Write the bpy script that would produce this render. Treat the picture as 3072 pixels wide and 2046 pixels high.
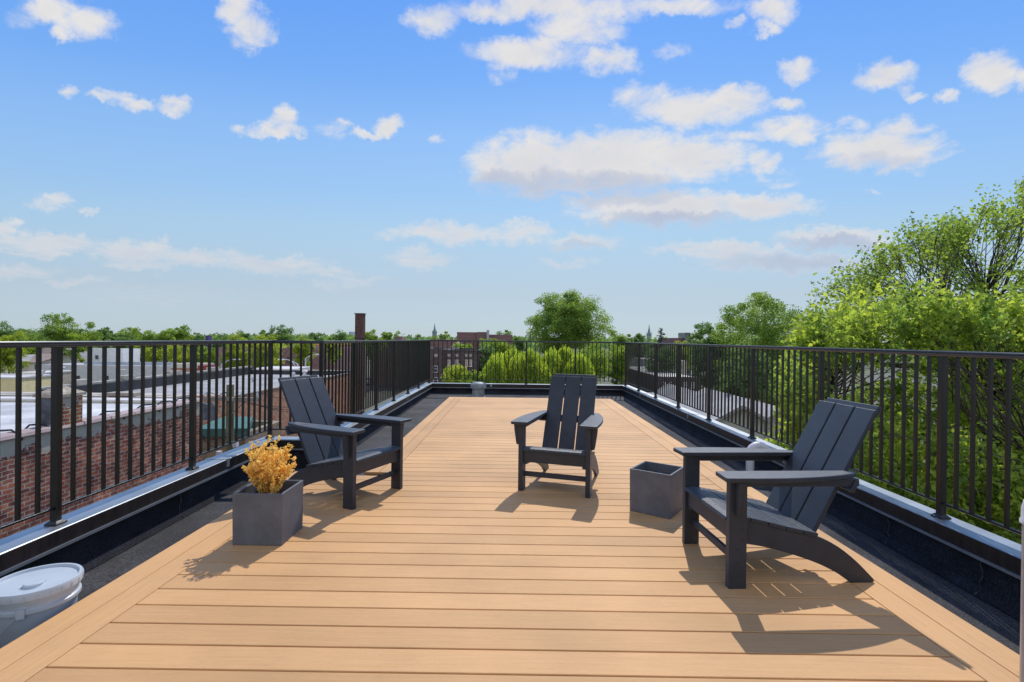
import bpy, bmesh, math, random
import numpy as np
from mathutils import Vector, Matrix
R=math.radians
for o in list(bpy.data.objects): bpy.data.objects.remove(o)
S=bpy.context.scene
COL=S.collection
rnd=random.Random(7)
# ------------------------------------------------------------------ camera
# calibrated: focal 1500 px on a 3072 px wide frame, eye 1.25 m above the deck
FPX,ROLL,PITCH,YAW,EYE=1500.0,.0116,-.0041,.006,1.25
def raydir(px,py):
    x=(px-1536.)/1000.; y=(py-1023.)/1000.
    x,y=x*math.cos(ROLL)+y*math.sin(ROLL), -x*math.sin(ROLL)+y*math.cos(ROLL)
    d=(x/1.5,1.0,-y/1.5); cp,sp=math.cos(PITCH),math.sin(PITCH)
    d=(d[0],d[1]*cp-d[2]*sp,d[1]*sp+d[2]*cp); cy,sy=math.cos(YAW),math.sin(YAW)
    return Vector((d[0]*cy-d[1]*sy,d[0]*sy+d[1]*cy,d[2]))
def P(px,py,Y):            # survey point: where the sight line meets the plane at depth Y
    d=raydir(px,py); t=Y/d[1]; return Vector((d[0]*t,Y,EYE+d[2]*t))
cam=bpy.data.cameras.new('camera'); co=bpy.data.objects.new('camera',cam); COL.objects.link(co)
fwd=raydir(1536,1023).normalized(); rt=(raydir(2536,1023)-raydir(536,1023)).normalized(); up=rt.cross(fwd)
co.matrix_world=Matrix(((rt.x,up.x,-fwd.x,0),(rt.y,up.y,-fwd.y,0),(rt.z,up.z,-fwd.z,EYE),(0,0,0,1)))
cam.sensor_width=36; cam.lens=36*FPX/3072; cam.clip_end=6000; cam.clip_start=.05
S.camera=co
S.view_settings.view_transform='Standard'; S.view_settings.look='None'; S.view_settings.exposure=0; S.view_settings.gamma=1
# ------------------------------------------------------------------ sky, clouds, sun
SUN_EL,SUN_AZ=R(50),R(13.3)      # azimuth measured from +Y towards +X
W=bpy.data.worlds.new('World'); S.world=W; W.use_nodes=True
nt=W.node_tree; nt.nodes.clear()
def N(t,nt_=None,**k):
    n=(nt_ or nt).nodes.new(t)
    for a,b in k.items(): setattr(n,a,b)
    return n
def L(a,b,nt_=None): (nt_ or nt).links.new(a,b)
def M(op,a,b=None,c=None,nt_=None,clamp=False):
    n=N('ShaderNodeMath',nt_,operation=op); n.use_clamp=clamp
    for i,v in enumerate((a,b,c)):
        if v is None: continue
        if isinstance(v,(int,float)): n.inputs[i].default_value=v
        else: L(v,n.inputs[i],nt_)
    return n.outputs[0]
out=N('ShaderNodeOutputWorld'); bg=N('ShaderNodeBackground'); bg.inputs[1].default_value=.15
L(bg.outputs[0],out.inputs[0])
sky=N('ShaderNodeTexSky',sky_type='NISHITA'); sky.sun_disc=False
sky.sun_elevation=SUN_EL; sky.sun_rotation=SUN_AZ; sky.altitude=0; sky.air_density=1; sky.dust_density=.6; sky.ozone_density=1.6
tc=N('ShaderNodeTexCoord'); sep=N('ShaderNodeSeparateXYZ'); L(tc.outputs['Generated'],sep.inputs[0])
dx,dy,dz=sep.outputs
dyc=M('MAXIMUM',dy,.02)
U=M('DIVIDE',dx,dyc); V=M('DIVIDE',dz,dyc)
Vc=M('MAXIMUM',V,0)
# elevation grade of the clear sky
ramp=N('ShaderNodeValToRGB'); L(M('MAXIMUM',dz,0),ramp.inputs[0])
GR=[(0.0,(.40,.52,.76)),(.04,(.42,.53,.73)),(.083,(.48,.51,.61)),(.20,(.68,.76,.80)),(.26,(.72,.87,.97)),(.37,(.72,.88,1.04)),(.55,(.33,.54,.88)),(1,(.30,.5,.9))]
el=ramp.color_ramp.elements
el[0].position=0; el[0].color=GR[0][1]+(1,); el[1].position=1; el[1].color=GR[-1][1]+(1,)
for p,c in GR[1:-1]: e=el.new(p); e.color=c+(1,)
mulc=N('ShaderNodeMix',data_type='RGBA',blend_type='MULTIPLY'); mulc.inputs[0].default_value=1
L(sky.outputs[0],mulc.inputs[6]); L(ramp.outputs[0],mulc.inputs[7])
# measured clear-sky gradient (elevation only), blended with the physical sky
def lin(c): return tuple(((v/255)/12.92 if v<=10 else ((v/255+.055)/1.055)**2.4) for v in c)
T=M('DIVIDE',M('MAXIMUM',dz,0),M('SQRT',M('ADD',M('ADD',M('MULTIPLY',dy,dy),M('MULTIPLY',M('MULTIPLY',dx,dx),.3)),.002)))
r2=N('ShaderNodeValToRGB'); L(M('DIVIDE',T,2.0,clamp=True),r2.inputs[0]); e2=r2.color_ramp.elements
SK=[(0,(194,209,217)),(.04,(190,208,219)),(.085,(187,206,220)),(.21,(174,207,233)),(.29,(158,199,240)),(.41,(142,189,245)),(.52,(119,176,248)),(.66,(108,168,250)),(1.2,(90,150,240)),(2.0,(75,130,225))]
e2[0].position=0; e2[0].color=lin(SK[0][1])+(1,); e2[1].position=1; e2[1].color=lin(SK[-1][1])+(1,)
for p,c in SK[1:-1]: e=e2.new(p/2); e.color=lin(c)+(1,)
sc=N('ShaderNodeVectorMath',operation='SCALE'); sc.inputs['Scale'].default_value=1/.15; L(r2.outputs[0],sc.inputs[0])
msk_=N('ShaderNodeMix',data_type='RGBA'); msk_.inputs[0].default_value=.82; L(mulc.outputs[2],msk_.inputs[6]); L(sc.outputs[0],msk_.inputs[7]); clear=msk_.outputs[2]
# clouds: soft ellipses laid out in world directions (u=x/y, v=z/y) broken up by fractal noise on a cloud deck plane
k=M('DIVIDE',1.0,M('ADD',Vc,.16))
qx=M('MULTIPLY',U,k); cq=N('ShaderNodeCombineXYZ'); L(qx,cq.inputs[0]); L(M('MULTIPLY',k,1.0),cq.inputs[1])
nz=N('ShaderNodeTexNoise'); nz.inputs['Scale'].default_value=9; nz.inputs['Detail'].default_value=9; nz.inputs['Roughness'].default_value=.62; nz.inputs['Distortion'].default_value=.4
L(cq.outputs[0],nz.inputs['Vector'])
nz2=N('ShaderNodeTexNoise'); nz2.inputs['Scale'].default_value=3.2; nz2.inputs['Detail'].default_value=6; L(cq.outputs[0],nz2.inputs['Vector'])
wob=N('ShaderNodeVectorMath',operation='SCALE'); wsub=N('ShaderNodeVectorMath',operation='SUBTRACT'); wsub.inputs[1].default_value=(.5,.5,.5)
nzu=N('ShaderNodeTexNoise'); nzu.inputs['Scale'].default_value=16; nzu.inputs['Detail'].default_value=5; nzu.inputs['Roughness'].default_value=.65
uv=N('ShaderNodeCombineXYZ'); L(U,uv.inputs[0]); L(M('MULTIPLY',V,1.0),uv.inputs[1]); L(uv.outputs[0],nzu.inputs['Vector'])
L(nzu.outputs['Color'],wsub.inputs[0]); L(wsub.outputs[0],wob.inputs[0]); wob.inputs['Scale'].default_value=.075
pw=N('ShaderNodeVectorMath',operation='ADD'); L(uv.outputs[0],pw.inputs[0]); L(wob.outputs[0],pw.inputs[1])
flat=N('ShaderNodeVectorMath',operation='MULTIPLY'); flat.inputs[1].default_value=(1,1,0); L(pw.outputs[0],flat.inputs[0])
q=.6525
LC=[(250,40,150,70,1),(390,110,150,85,1),(285,155,60,38,.8),(130,60,90,60,.35),(1085,40,95,75,.9),(1150,130,120,105,.95),
(320,428,60,32,.75),(480,430,90,38,.75),(560,450,80,40,.7),(640,480,95,42,.9),(810,480,80,50,.9),(1300,555,75,62,.95),(1290,598,140,36,.95),(1100,600,50,26,.5),
(1550,600,75,45,.55),(1790,575,72,56,1.1),(1700,620,80,24,.85),(2020,650,35,25,.5),(230,940,115,52,.75),(400,975,50,18,.55),
(30,1035,75,50,.95),(230,1122,260,52,.95),(60,1105,130,44,.8),(620,1150,220,56,.95),(640,1210,190,34,.7),(900,1182,240,50,.9),(1250,1218,280,46,.85),(1480,1250,200,34,.65),
(60,1245,240,44,.7),(350,1300,170,26,.65),(700,1360,420,60,.32),(1650,1285,150,26,.55),(1500,1320,90,22,.45),(790,1370,60,20,.4),(1090,1405,60,18,.35),
(2050,1065,340,48,.85),(1930,1185,170,45,.75),(2000,90,140,75,.75),(2250,45,200,60,.9),(2310,350,60,35,.35)]
RC_=[(200,35,500,75,1.0),(650,25,400,55,.8),(300,130,230,90,.85),(80,245,270,90,1.1),(440,275,130,70,.9),(1190,45,120,75,.95),(1180,130,80,32,.85),(1030,105,55,26,.75),
(740,235,75,45,.5),(1310,320,90,58,.85),(1720,345,125,88,1.05),(1830,420,75,30,.7),(2210,330,150,105,1.1),(2010,440,55,35,.8),(2340,370,60,70,.95),
(600,440,130,80,.8),(800,510,290,92,1.05),(1040,460,150,80,1.0),(1280,590,170,72,1.05),(1280,475,100,42,.85),(1060,630,150,36,.7),
(100,760,330,150,1.2),(450,750,420,155,1.3),(800,720,300,110,1.2),(-60,760,130,120,1.1),(1150,740,90,62,.8),
(700,955,460,95,1.2),(1120,945,290,72,1.1),(330,915,130,26,.7),(1700,695,300,102,1.15),(1800,600,120,76,.8),(1580,575,80,32,.6),
(60,1068,170,48,.8),(330,1108,200,40,.8),(1500,1095,290,52,1.1),(1000,1150,380,40,.9),(1300,1200,460,56,.9),(250,1205,160,24,.5),(1150,1240,160,16,.4),(1660,903,45,16,.5),(1230,820,110,28,.35)]
SH=[(100,880,400,75,.9),(420,865,400,80,.8),(-60,850,180,70,.8),(700,1020,430,45,.8),(1700,760,290,50,.4),(1480,1120,260,34,.8),(300,1130,200,25,.4),(1300,1205,420,48,.5)]
def uvpix(x,y): d=raydir(x,y); return d.x/d.y,d.z/d.y
def blob(x,y,rx,ry,s,right):
    X=x*q+(1536 if right else 0); Y=y*q
    u,v=uvpix(X,Y); a=rx*q/FPX*1.12; b=ry*q/FPX*1.15
    sb=N('ShaderNodeVectorMath',operation='SUBTRACT'); L(flat.outputs[0],sb.inputs[0]); sb.inputs[1].default_value=(u,v,0)
    ml=N('ShaderNodeVectorMath',operation='MULTIPLY'); L(sb.outputs[0],ml.inputs[0]); ml.inputs[1].default_value=(1/a,1/b,0)
    dt=N('ShaderNodeVectorMath',operation='DOT_PRODUCT'); L(ml.outputs[0],dt.inputs[0]); L(ml.outputs[0],dt.inputs[1])
    return M('MULTIPLY',M('SUBTRACT',1.0,dt.outputs['Value']),s)
def union(lst):
    v=None
    for b in lst: v=b if v is None else M('SMOOTH_MAX',v,b,.15)
    return v
mask=union([blob(*b,False) for b in LC]+[blob(*b,True) for b in RC_])
mask=M('MAXIMUM',mask,-1.5)
am=N('ShaderNodeMapRange'); L(V,am.inputs[0]); am.inputs[1].default_value=.06; am.inputs[2].default_value=.40; am.inputs[3].default_value=1.0; am.inputs[4].default_value=1.9
lowsh=N('ShaderNodeMapRange'); L(V,lowsh.inputs[0]); lowsh.inputs[1].default_value=.08; lowsh.inputs[2].default_value=.30; lowsh.inputs[3].default_value=.42; lowsh.inputs[4].default_value=0
dens=M('ADD',mask,M('MULTIPLY',M('SUBTRACT',nz.outputs['Fac'],.5),am.outputs[0]))
mr=N('ShaderNodeMapRange',interpolation_type='SMOOTHSTEP'); L(dens,mr.inputs[0]); mr.inputs[1].default_value=-.05; mr.inputs[2].default_value=1.1
front=M('GREATER_THAN',dy,.05)
lowfade=N('ShaderNodeMapRange',interpolation_type='SMOOTHSTEP'); L(V,lowfade.inputs[0]); lowfade.inputs[1].default_value=.0; lowfade.inputs[2].default_value=.32; lowfade.inputs[3].default_value=.6; lowfade.inputs[4].default_value=.98
alpha=M('MULTIPLY',M('MULTIPLY',mr.outputs[0],front),lowfade.outputs[0])
shd=M('MAXIMUM',union([blob(*b,True) for b in SH]),0,clamp=True)
thick=N('ShaderNodeMapRange'); L(M('ADD',mask,M('MULTIPLY',M('SUBTRACT',nz2.outputs['Fac'],.5),1.6)),thick.inputs[0]); thick.inputs[1].default_value=.5; thick.inputs[2].default_value=1.7; thick.inputs[3].default_value=0; thick.inputs[4].default_value=.45
shade=M('MINIMUM',M('ADD',M('ADD',M('MULTIPLY',M('SMOOTH_MIN',shd,.55,.5),1.15),thick.outputs[0]),lowsh.outputs[0]),.92)
cc=N('ShaderNodeMix',data_type='RGBA'); L(shade,cc.inputs[0]); cc.inputs[6].default_value=(5.5,5.35,5.2,1); cc.inputs[7].default_value=(3.1,3.45,4.4,1)
mx=N('ShaderNodeMix',data_type='RGBA'); L(alpha,mx.inputs[0]); L(clear,mx.inputs[6]); L(cc.outputs[2],mx.inputs[7])
# unseen bright cloud added behind the viewer to fill faces turned this way
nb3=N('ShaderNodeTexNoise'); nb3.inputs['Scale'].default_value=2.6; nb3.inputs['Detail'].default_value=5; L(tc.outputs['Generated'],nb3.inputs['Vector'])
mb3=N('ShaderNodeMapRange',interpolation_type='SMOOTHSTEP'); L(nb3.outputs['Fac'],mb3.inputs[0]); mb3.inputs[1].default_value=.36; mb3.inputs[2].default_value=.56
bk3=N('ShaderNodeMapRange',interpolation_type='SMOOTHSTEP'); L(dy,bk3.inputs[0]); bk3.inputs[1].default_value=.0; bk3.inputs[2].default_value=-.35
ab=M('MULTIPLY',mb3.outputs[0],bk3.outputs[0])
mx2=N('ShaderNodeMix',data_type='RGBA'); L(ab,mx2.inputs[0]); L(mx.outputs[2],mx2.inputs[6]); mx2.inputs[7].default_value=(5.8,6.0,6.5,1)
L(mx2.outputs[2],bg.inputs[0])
sl=bpy.data.lights.new('sun','SUN'); sl.energy=3.4; sl.angle=R(.5); sl.color=(1,.95,.87)
so=bpy.data.objects.new('sun',sl); COL.objects.link(so)
sd=Vector((math.sin(SUN_AZ)*math.cos(SUN_EL),math.cos(SUN_AZ)*math.cos(SUN_EL),math.sin(SUN_EL)))
so.rotation_euler=sd.to_track_quat('Z','Y').to_euler(); so.location=(0,0,30)
# ------------------------------------------------------------------ helpers
def tag(o,label=None,cat=None,group=None,kind=None):
    if label: o['label']=label
    if cat: o['category']=cat
    if group: o['group']=group
    if kind: o['kind']=kind
    return o
def thing(name,label,cat,loc=(0,0,0),rz=0,group=None):
    o=bpy.data.objects.new(name,None); COL.objects.link(o); o.location=loc; o.rotation_euler=(0,0,rz); o.empty_display_size=.2
    return tag(o,label,cat,group)
class MB:
    def __init__(s): s.v=[];s.f=[];s.m=[]
    def add(s,vs,fs,m=0):
        b=len(s.v); s.v+= [tuple(v) for v in vs]; s.f+=[tuple(b+i for i in f) for f in fs]; s.m+=[m]*len(fs)
    def box(s,x0,x1,y0,y1,z0,z1,m=0,mat=None):
        v=[Vector((x,y,z)) for z in (z0,z1) for y in (y0,y1) for x in (x0,x1)]
        if mat: v=[mat@p for p in v]
        s.add(v,[(0,2,3,1),(4,5,7,6),(0,1,5,4),(2,6,7,3),(0,4,6,2),(1,3,7,5)],m)
    def prism(s,pts,axis,a,b,m=0):   # pts: 2D outline ; axis 'x','y','z' extrude from a to b
        n=len(pts)
        def mk(p,c):
            return {'x':(c,p[0],p[1]),'y':(p[0],c,p[1]),'z':(p[0],p[1],c)}[axis]
        v=[mk(p,a) for p in pts]+[mk(p,b) for p in pts]
        f=[tuple(range(n))[::-1],tuple(range(n,2*n))]+[(i,(i+1)%n,n+(i+1)%n,n+i) for i in range(n)]
        s.add(v,f,m)
    def tube(s,pts,rad,n=8,m=0,cap=True):
        pts=[Vector(p) for p in pts]; k=len(pts)
        if not hasattr(rad,'__len__'): rad=[rad]*k
        base=len(s.v); prev=None
        for i,p in enumerate(pts):
            t=(pts[min(i+1,k-1)]-pts[max(i-1,0)]).normalized()
            if prev is None:
                a=Vector((0,0,1)) if abs(t.z)<.9 else Vector((1,0,0)); u=t.cross(a).normalized()
            else: u=(prev-t*prev.dot(t)).normalized()
            prev=u; w=t.cross(u)
            for j in range(n):
                an=2*math.pi*j/n; s.v.append(tuple(p+(u*math.cos(an)+w*math.sin(an))*rad[i]))
        for i in range(k-1):
            for j in range(n):
                a=base+i*n+j; b=base+i*n+(j+1)%n; s.f.append((a,b,b+n,a+n)); s.m.append(m)
        if cap:
            s.f.append(tuple(base+j for j in range(n))[::-1]); s.m.append(m)
            s.f.append(tuple(base+(k-1)*n+j for j in range(n))); s.m.append(m)
    def lathe(s,prof,c=(0,0,0),n=32,m=0):   # prof [(r,z)...]
        base=len(s.v)
        for r,z in prof:
            for j in range(n):
                a=2*math.pi*j/n; s.v.append((c[0]+r*math.cos(a),c[1]+r*math.sin(a),c[2]+z))
        for i in range(len(prof)-1):
            for j in range(n):
                a=base+i*n+j; b=base+i*n+(j+1)%n; s.f.append((a,b,b+n,a+n)); s.m.append(m)
    def build(s,name,mats,parent=None,smooth=False,bevel=0,loc=None,seg=1,attr=None):
        me=bpy.data.meshes.new(name); me.from_pydata(s.v,[],s.f)
        if not isinstance(mats,(list,tuple)): mats=[mats]
        for m in mats: me.materials.append(m)
        me.polygons.foreach_set('material_index',s.m)
        if attr is not None:
            at=me.attributes.new('tint','FLOAT','FACE'); at.data.foreach_set('value',attr)
        bm=bmesh.new(); bm.from_mesh(me); bmesh.ops.recalc_face_normals(bm,faces=bm.faces)
        if bevel:
            es=[e for e in bm.edges if len(e.link_faces)==2 and e.calc_face_angle(0)>R(30)]
            bmesh.ops.bevel(bm,geom=es,offset=bevel,segments=seg,profile=.5,affect='EDGES',clamp_overlap=True)
        bm.to_mesh(me); bm.free()
        if smooth:
            me.polygons.foreach_set('use_smooth',[True]*len(me.polygons))
            if smooth!='all': me.set_sharp_from_angle(angle=R(35))
        me.update()
        o=bpy.data.objects.new(name,me); COL.objects.link(o)
        if parent: o.parent=parent
        if loc: o.location=loc
        return o
def copy_tree(o,parent=None):
    c=o.copy(); COL.objects.link(c); c.parent=parent
    for ch in list(o.children): copy_tree(ch,c)
    return c
# materials -----------------------------------------------------------
MT={}
def mat(name,col,rough=.6,spec=.5,metal=0,var=.15,vscale=6,detail=4,bump=0,bscale=40,coord='Object',col2=None,tint=0,stretch=None,coat=0):
    m=bpy.data.materials.new(name); m.use_nodes=True; t=m.node_tree; b=t.nodes['Principled BSDF']
    b.inputs['Roughness'].default_value=rough; b.inputs['Metallic'].default_value=metal; b.inputs['Specular IOR Level'].default_value=spec
    b.inputs['Coat Weight'].default_value=coat
    tcn=N('ShaderNodeTexCoord',t); vec=tcn.outputs[coord]
    if stretch:
        mp=N('ShaderNodeMapping',t); mp.inputs['Scale'].default_value=stretch; L(vec,mp.inputs[0],t); vec=mp.outputs[0]
    n=N('ShaderNodeTexNoise',t); n.inputs['Scale'].default_value=vscale; n.inputs['Detail'].default_value=detail; n.inputs['Roughness'].default_value=.6
    L(vec,n.inputs['Vector'],t)
    c2=col2 if col2 else tuple(max(0,c*(1-var*2)) for c in col)
    c1=col if col2 else tuple(min(1,c*(1+var)) for c in col)
    mr=N('ShaderNodeMapRange',t); L(n.outputs['Fac'],mr.inputs[0],t); mr.inputs[1].default_value=.3; mr.inputs[2].default_value=.7
    mi=N('ShaderNodeMix',t,data_type='RGBA'); L(mr.outputs[0],mi.inputs[0],t); mi.inputs[6].default_value=c1+(1,); mi.inputs[7].default_value=c2+(1,)
    cout=mi.outputs[2]
    if tint:
        a=N('ShaderNodeAttribute',t,attribute_name='tint'); hs=N('ShaderNodeHueSaturation',t)
        L(M('ADD',1.0,M('MULTIPLY',M('SUBTRACT',a.outputs['Fac'],.5,nt_=t),tint,nt_=t),nt_=t),hs.inputs['Value'],t); L(cout,hs.inputs['Color'],t); cout=hs.outputs[0]
    L(cout,b.inputs['Base Color'],t)
    if bump:
        n2=N('ShaderNodeTexNoise',t); n2.inputs['Scale'].default_value=bscale; n2.inputs['Detail'].default_value=5; L(vec,n2.inputs['Vector'],t)
        bp=N('ShaderNodeBump',t); bp.inputs['Strength'].default_value=bump; bp.inputs['Distance'].default_value=.01; L(n2.outputs['Fac'],bp.inputs['Height'],t); L(bp.outputs[0],b.inputs['Normal'],t)
    MT[name]=m; return m
def brick(name,c1,c2,mortar,bw=.21,rh=.068,mo=.011,var=.5,patch=None,pz=None):
    m=bpy.data.materials.new(name); m.use_nodes=True; t=m.node_tree; b=t.nodes['Principled BSDF']; b.inputs['Roughness'].default_value=.88; b.inputs['Specular IOR Level'].default_value=.25
    tcn=N('ShaderNodeTexCoord',t); sp=N('ShaderNodeSeparateXYZ',t); L(tcn.outputs['Object'],sp.inputs[0],t)
    cb=N('ShaderNodeCombineXYZ',t); L(M('ADD',sp.outputs[0],sp.outputs[1],nt_=t),cb.inputs[0],t)
    nw=N('ShaderNodeTexNoise',t); nw.inputs['Scale'].default_value=5; L(tcn.outputs['Object'],nw.inputs['Vector'],t)
    L(M('ADD',sp.outputs[2],M('MULTIPLY',nw.outputs['Fac'],.035,nt_=t),nt_=t),cb.inputs[1],t)
    nv=N('ShaderNodeTexNoise',t); nv.inputs['Scale'].default_value=26; nv.inputs['Detail'].default_value=3; L(tcn.outputs['Object'],nv.inputs['Vector'],t)
    vs_=N('ShaderNodeVectorMath',t,operation='SCALE'); vs_.inputs['Scale'].default_value=.022; L(nv.outputs['Color'],vs_.inputs[0],t)
    va_=N('ShaderNodeVectorMath',t,operation='ADD'); L(cb.outputs[0],va_.inputs[0],t); L(vs_.outputs[0],va_.inputs[1],t)
    br=N('ShaderNodeTexBrick',t); br.inputs['Scale'].default_value=1; br.inputs['Brick Width'].default_value=bw; br.inputs['Row Height'].default_value=rh; br.inputs['Mortar Size'].default_value=mo
    br.inputs['Mortar Smooth'].default_value=.2; br.inputs['Bias'].default_value=-.1
    br.inputs['Color1'].default_value=c1+(1,); br.inputs['Color2'].default_value=c2+(1,); br.inputs['Mortar'].default_value=mortar+(1,); L(va_.outputs[0],br.inputs['Vector'],t)
    n=N('ShaderNodeTexNoise',t); n.inputs['Scale'].default_value=1.3; n.inputs['Detail'].default_value=7; n.inputs['Roughness'].default_value=.7; L(tcn.outputs['Object'],n.inputs['Vector'],t)
    mr=N('ShaderNodeMapRange',t); L(n.outputs['Fac'],mr.inputs[0],t); mr.inputs[1].default_value=.3; mr.inputs[2].default_value=.7; mr.inputs[3].default_value=1-var*.6; mr.inputs[4].default_value=1+var*.5
    mu=N('ShaderNodeMix',t,data_type='RGBA',blend_type='MULTIPLY'); mu.inputs[0].default_value=1; L(br.outputs['Color'],mu.inputs[6],t); L(mr.outputs[0],mu.inputs[7],t)
    cout=mu.outputs[2]
    n5=N('ShaderNodeTexNoise',t); n5.inputs['Scale'].default_value=6.5; n5.inputs['Detail'].default_value=4; L(tcn.outputs['Object'],n5.inputs['Vector'],t)
    h5=N('ShaderNodeHueSaturation',t); r5=N('ShaderNodeMapRange',t); L(n5.outputs['Fac'],r5.inputs[0],t); r5.inputs[1].default_value=.3; r5.inputs[2].default_value=.7; r5.inputs[3].default_value=1-var*.55; r5.inputs[4].default_value=1+var*.75
    r6=N('ShaderNodeMapRange',t); L(n5.outputs['Fac'],r6.inputs[0],t); r6.inputs[1].default_value=.3; r6.inputs[2].default_value=.7; r6.inputs[3].default_value=.485; r6.inputs[4].default_value=.512
    L(r5.outputs[0],h5.inputs['Value'],t); L(r6.outputs[0],h5.inputs['Hue'],t); L(cout,h5.inputs['Color'],t); cout=h5.outputs[0]
    if patch:   # peeling render: irregular light patches near the wall head
        n3=N('ShaderNodeTexNoise',t); n3.inputs['Scale'].default_value=1.6; n3.inputs['Detail'].default_value=8; n3.inputs['Roughness'].default_value=.65; L(tcn.outputs['Object'],n3.inputs['Vector'],t)
        h=N('ShaderNodeMapRange',t); L(sp.outputs[2],h.inputs[0],t); h.inputs[1].default_value=pz[0]; h.inputs[2].default_value=pz[1]; h.inputs[3].default_value=-.3; h.inputs[4].default_value=.16
        msk=M('GREATER_THAN',M('ADD',n3.outputs['Fac'],h.outputs[0],nt_=t),.58,nt_=t)
        m2=N('ShaderNodeMix',t,data_type='RGBA'); L(msk,m2.inputs[0],t); L(cout,m2.inputs[6],t); m2.inputs[7].default_value=patch+(1,); cout=m2.outputs[2]
    L(cout,b.inputs['Base Color'],t)
    bp=N('ShaderNodeBump',t); bp.inputs['Strength'].default_value=.6; bp.inputs['Distance'].default_value=.01; L(br.outputs['Fac'],bp.inputs['Height'],t); bp.invert=True; L(bp.outputs[0],b.inputs['Normal'],t)
    MT[name]=m; return m
def siding(name,c,pitch=.15):
    m=mat(name,c,.6,var=.06,vscale=2); t=m.node_tree; b=t.nodes['Principled BSDF']
    tcn=N('ShaderNodeTexCoord',t); sp=N('ShaderNodeSeparateXYZ',t); L(tcn.outputs['Object'],sp.inputs[0],t)
    fr=M('FRACT',M('DIVIDE',sp.outputs[2],pitch,nt_=t),nt_=t)
    bp=N('ShaderNodeBump',t); bp.inputs['Strength'].default_value=1; bp.inputs['Distance'].default_value=.03; L(fr,bp.inputs['Height'],t); bp.invert=True; L(bp.outputs[0],b.inputs['Normal'],t)
    return m
def leafmat(name,c1,c2,trans=.45,rough=.5,hue=.49,tv=1.9):
    m=bpy.data.materials.new(name); m.use_nodes=True; t=m.node_tree; b=t.nodes['Principled BSDF']; o=t.nodes['Material Output']
    a=N('ShaderNodeAttribute',t,attribute_name='tint')
    mi=N('ShaderNodeMix',t,data_type='RGBA'); L(a.outputs['Fac'],mi.inputs[0],t); mi.inputs[6].default_value=c2+(1,); mi.inputs[7].default_value=c1+(1,)
    L(mi.outputs[2],b.inputs['Base Color'],t); b.inputs['Roughness'].default_value=rough; b.inputs['Specular IOR Level'].default_value=.12
    tr=N('ShaderNodeBsdfTranslucent',t); hs=N('ShaderNodeHueSaturation',t); hs.inputs['Value'].default_value=tv; hs.inputs['Saturation'].default_value=1.1; hs.inputs['Hue'].default_value=hue
    L(mi.outputs[2],hs.inputs['Color'],t); L(hs.outputs[0],tr.inputs[0],t)
    ms=N('ShaderNodeMixShader',t); ms.inputs[0].default_value=trans; L(b.outputs[0],ms.inputs[1],t); L(tr.outputs[0],ms.inputs[2],t); L(ms.outputs[0],o.inputs[0],t)
    MT[name]=m; return m
# deck boards: fine grain along x
def deckmat(name,stretch):
    m=mat(name,(.675,.38,.157),.62,.35,var=.10,vscale=1,detail=6,stretch=stretch,tint=.17,col2=(.59,.33,.136))
    t=m.node_tree; b=t.nodes['Principled BSDF']
    tcn=N('ShaderNodeTexCoord',t); mp=N('ShaderNodeMapping',t); mp.inputs['Scale'].default_value=tuple(8*s for s in stretch); L(tcn.outputs['Object'],mp.inputs[0],t)
    n=N('ShaderNodeTexNoise',t); n.inputs['Scale'].default_value=1; n.inputs['Detail'].default_value=8; n.inputs['Roughness'].default_value=.75; L(mp.outputs[0],n.inputs['Vector'],t)
    bp=N('ShaderNodeBump',t); bp.inputs['Strength'].default_value=.35; bp.inputs['Distance'].default_value=.004; L(n.outputs['Fac'],bp.inputs['Height'],t); L(bp.outputs[0],b.inputs['Normal'],t)
    # broad weathering
    old=b.inputs['Base Color'].links[0].from_socket
    w=N('ShaderNodeTexNoise',t); w.inputs['Scale'].default_value=1.4; w.inputs['Detail'].default_value=6; L(tcn.outputs['Object'],w.inputs['Vector'],t)
    mr=N('ShaderNodeMapRange',t); L(w.outputs['Fac'],mr.inputs[0],t); mr.inputs[1].default_value=.35; mr.inputs[2].default_value=.7; mr.inputs[3].default_value=1.05; mr.inputs[4].default_value=.86
    g=N('ShaderNodeMapRange',t); L(n.outputs['Fac'],g.inputs[0],t); g.inputs[1].default_value=.25; g.inputs[2].default_value=.75; g.inputs[3].default_value=.80; g.inputs[4].default_value=1.15
    mu=N('ShaderNodeMix',t,data_type='RGBA',blend_type='MULTIPLY'); mu.inputs[0].default_value=1; L(old,mu.inputs[6],t); L(M('MULTIPLY',mr.outputs[0],g.outputs[0],nt_=t),mu.inputs[7],t)
    L(mu.outputs[2],b.inputs['Base Color'],t); return m
m_deck=deckmat('composite_deck_boards',(3,70,70)); m_deckb=deckmat('composite_border_boards',(70,3,70))
m_under=mat('dark_subframe',(.03,.022,.015),.9)
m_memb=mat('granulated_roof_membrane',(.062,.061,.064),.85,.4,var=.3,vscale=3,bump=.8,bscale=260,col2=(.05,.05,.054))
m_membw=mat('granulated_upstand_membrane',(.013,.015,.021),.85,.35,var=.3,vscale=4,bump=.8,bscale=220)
m_cap=mat('metal_coping',(.41,.44,.47),.42,.5,metal=.8,var=.12,vscale=2.5)
m_fascia=mat('brown_metal_fascia',(.022,.017,.017),.4,.5,var=.35,vscale=8,stretch=(3,3,.5))
m_strip=mat('metal_drip_strip',(.33,.36,.40),.35,.5,metal=.6,var=.1)
m_black=mat('black_powder_coat',(.006,.006,.007),.32,.5,var=.15,vscale=20,bump=.12,bscale=500)
m_hdpe=mat('charcoal_plastic_lumber',(.018,.022,.033),.42,.55,var=.2,vscale=9,bump=.3,bscale=300)
m_seam=mat('seam_tar',(.075,.077,.082),.6)
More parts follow.
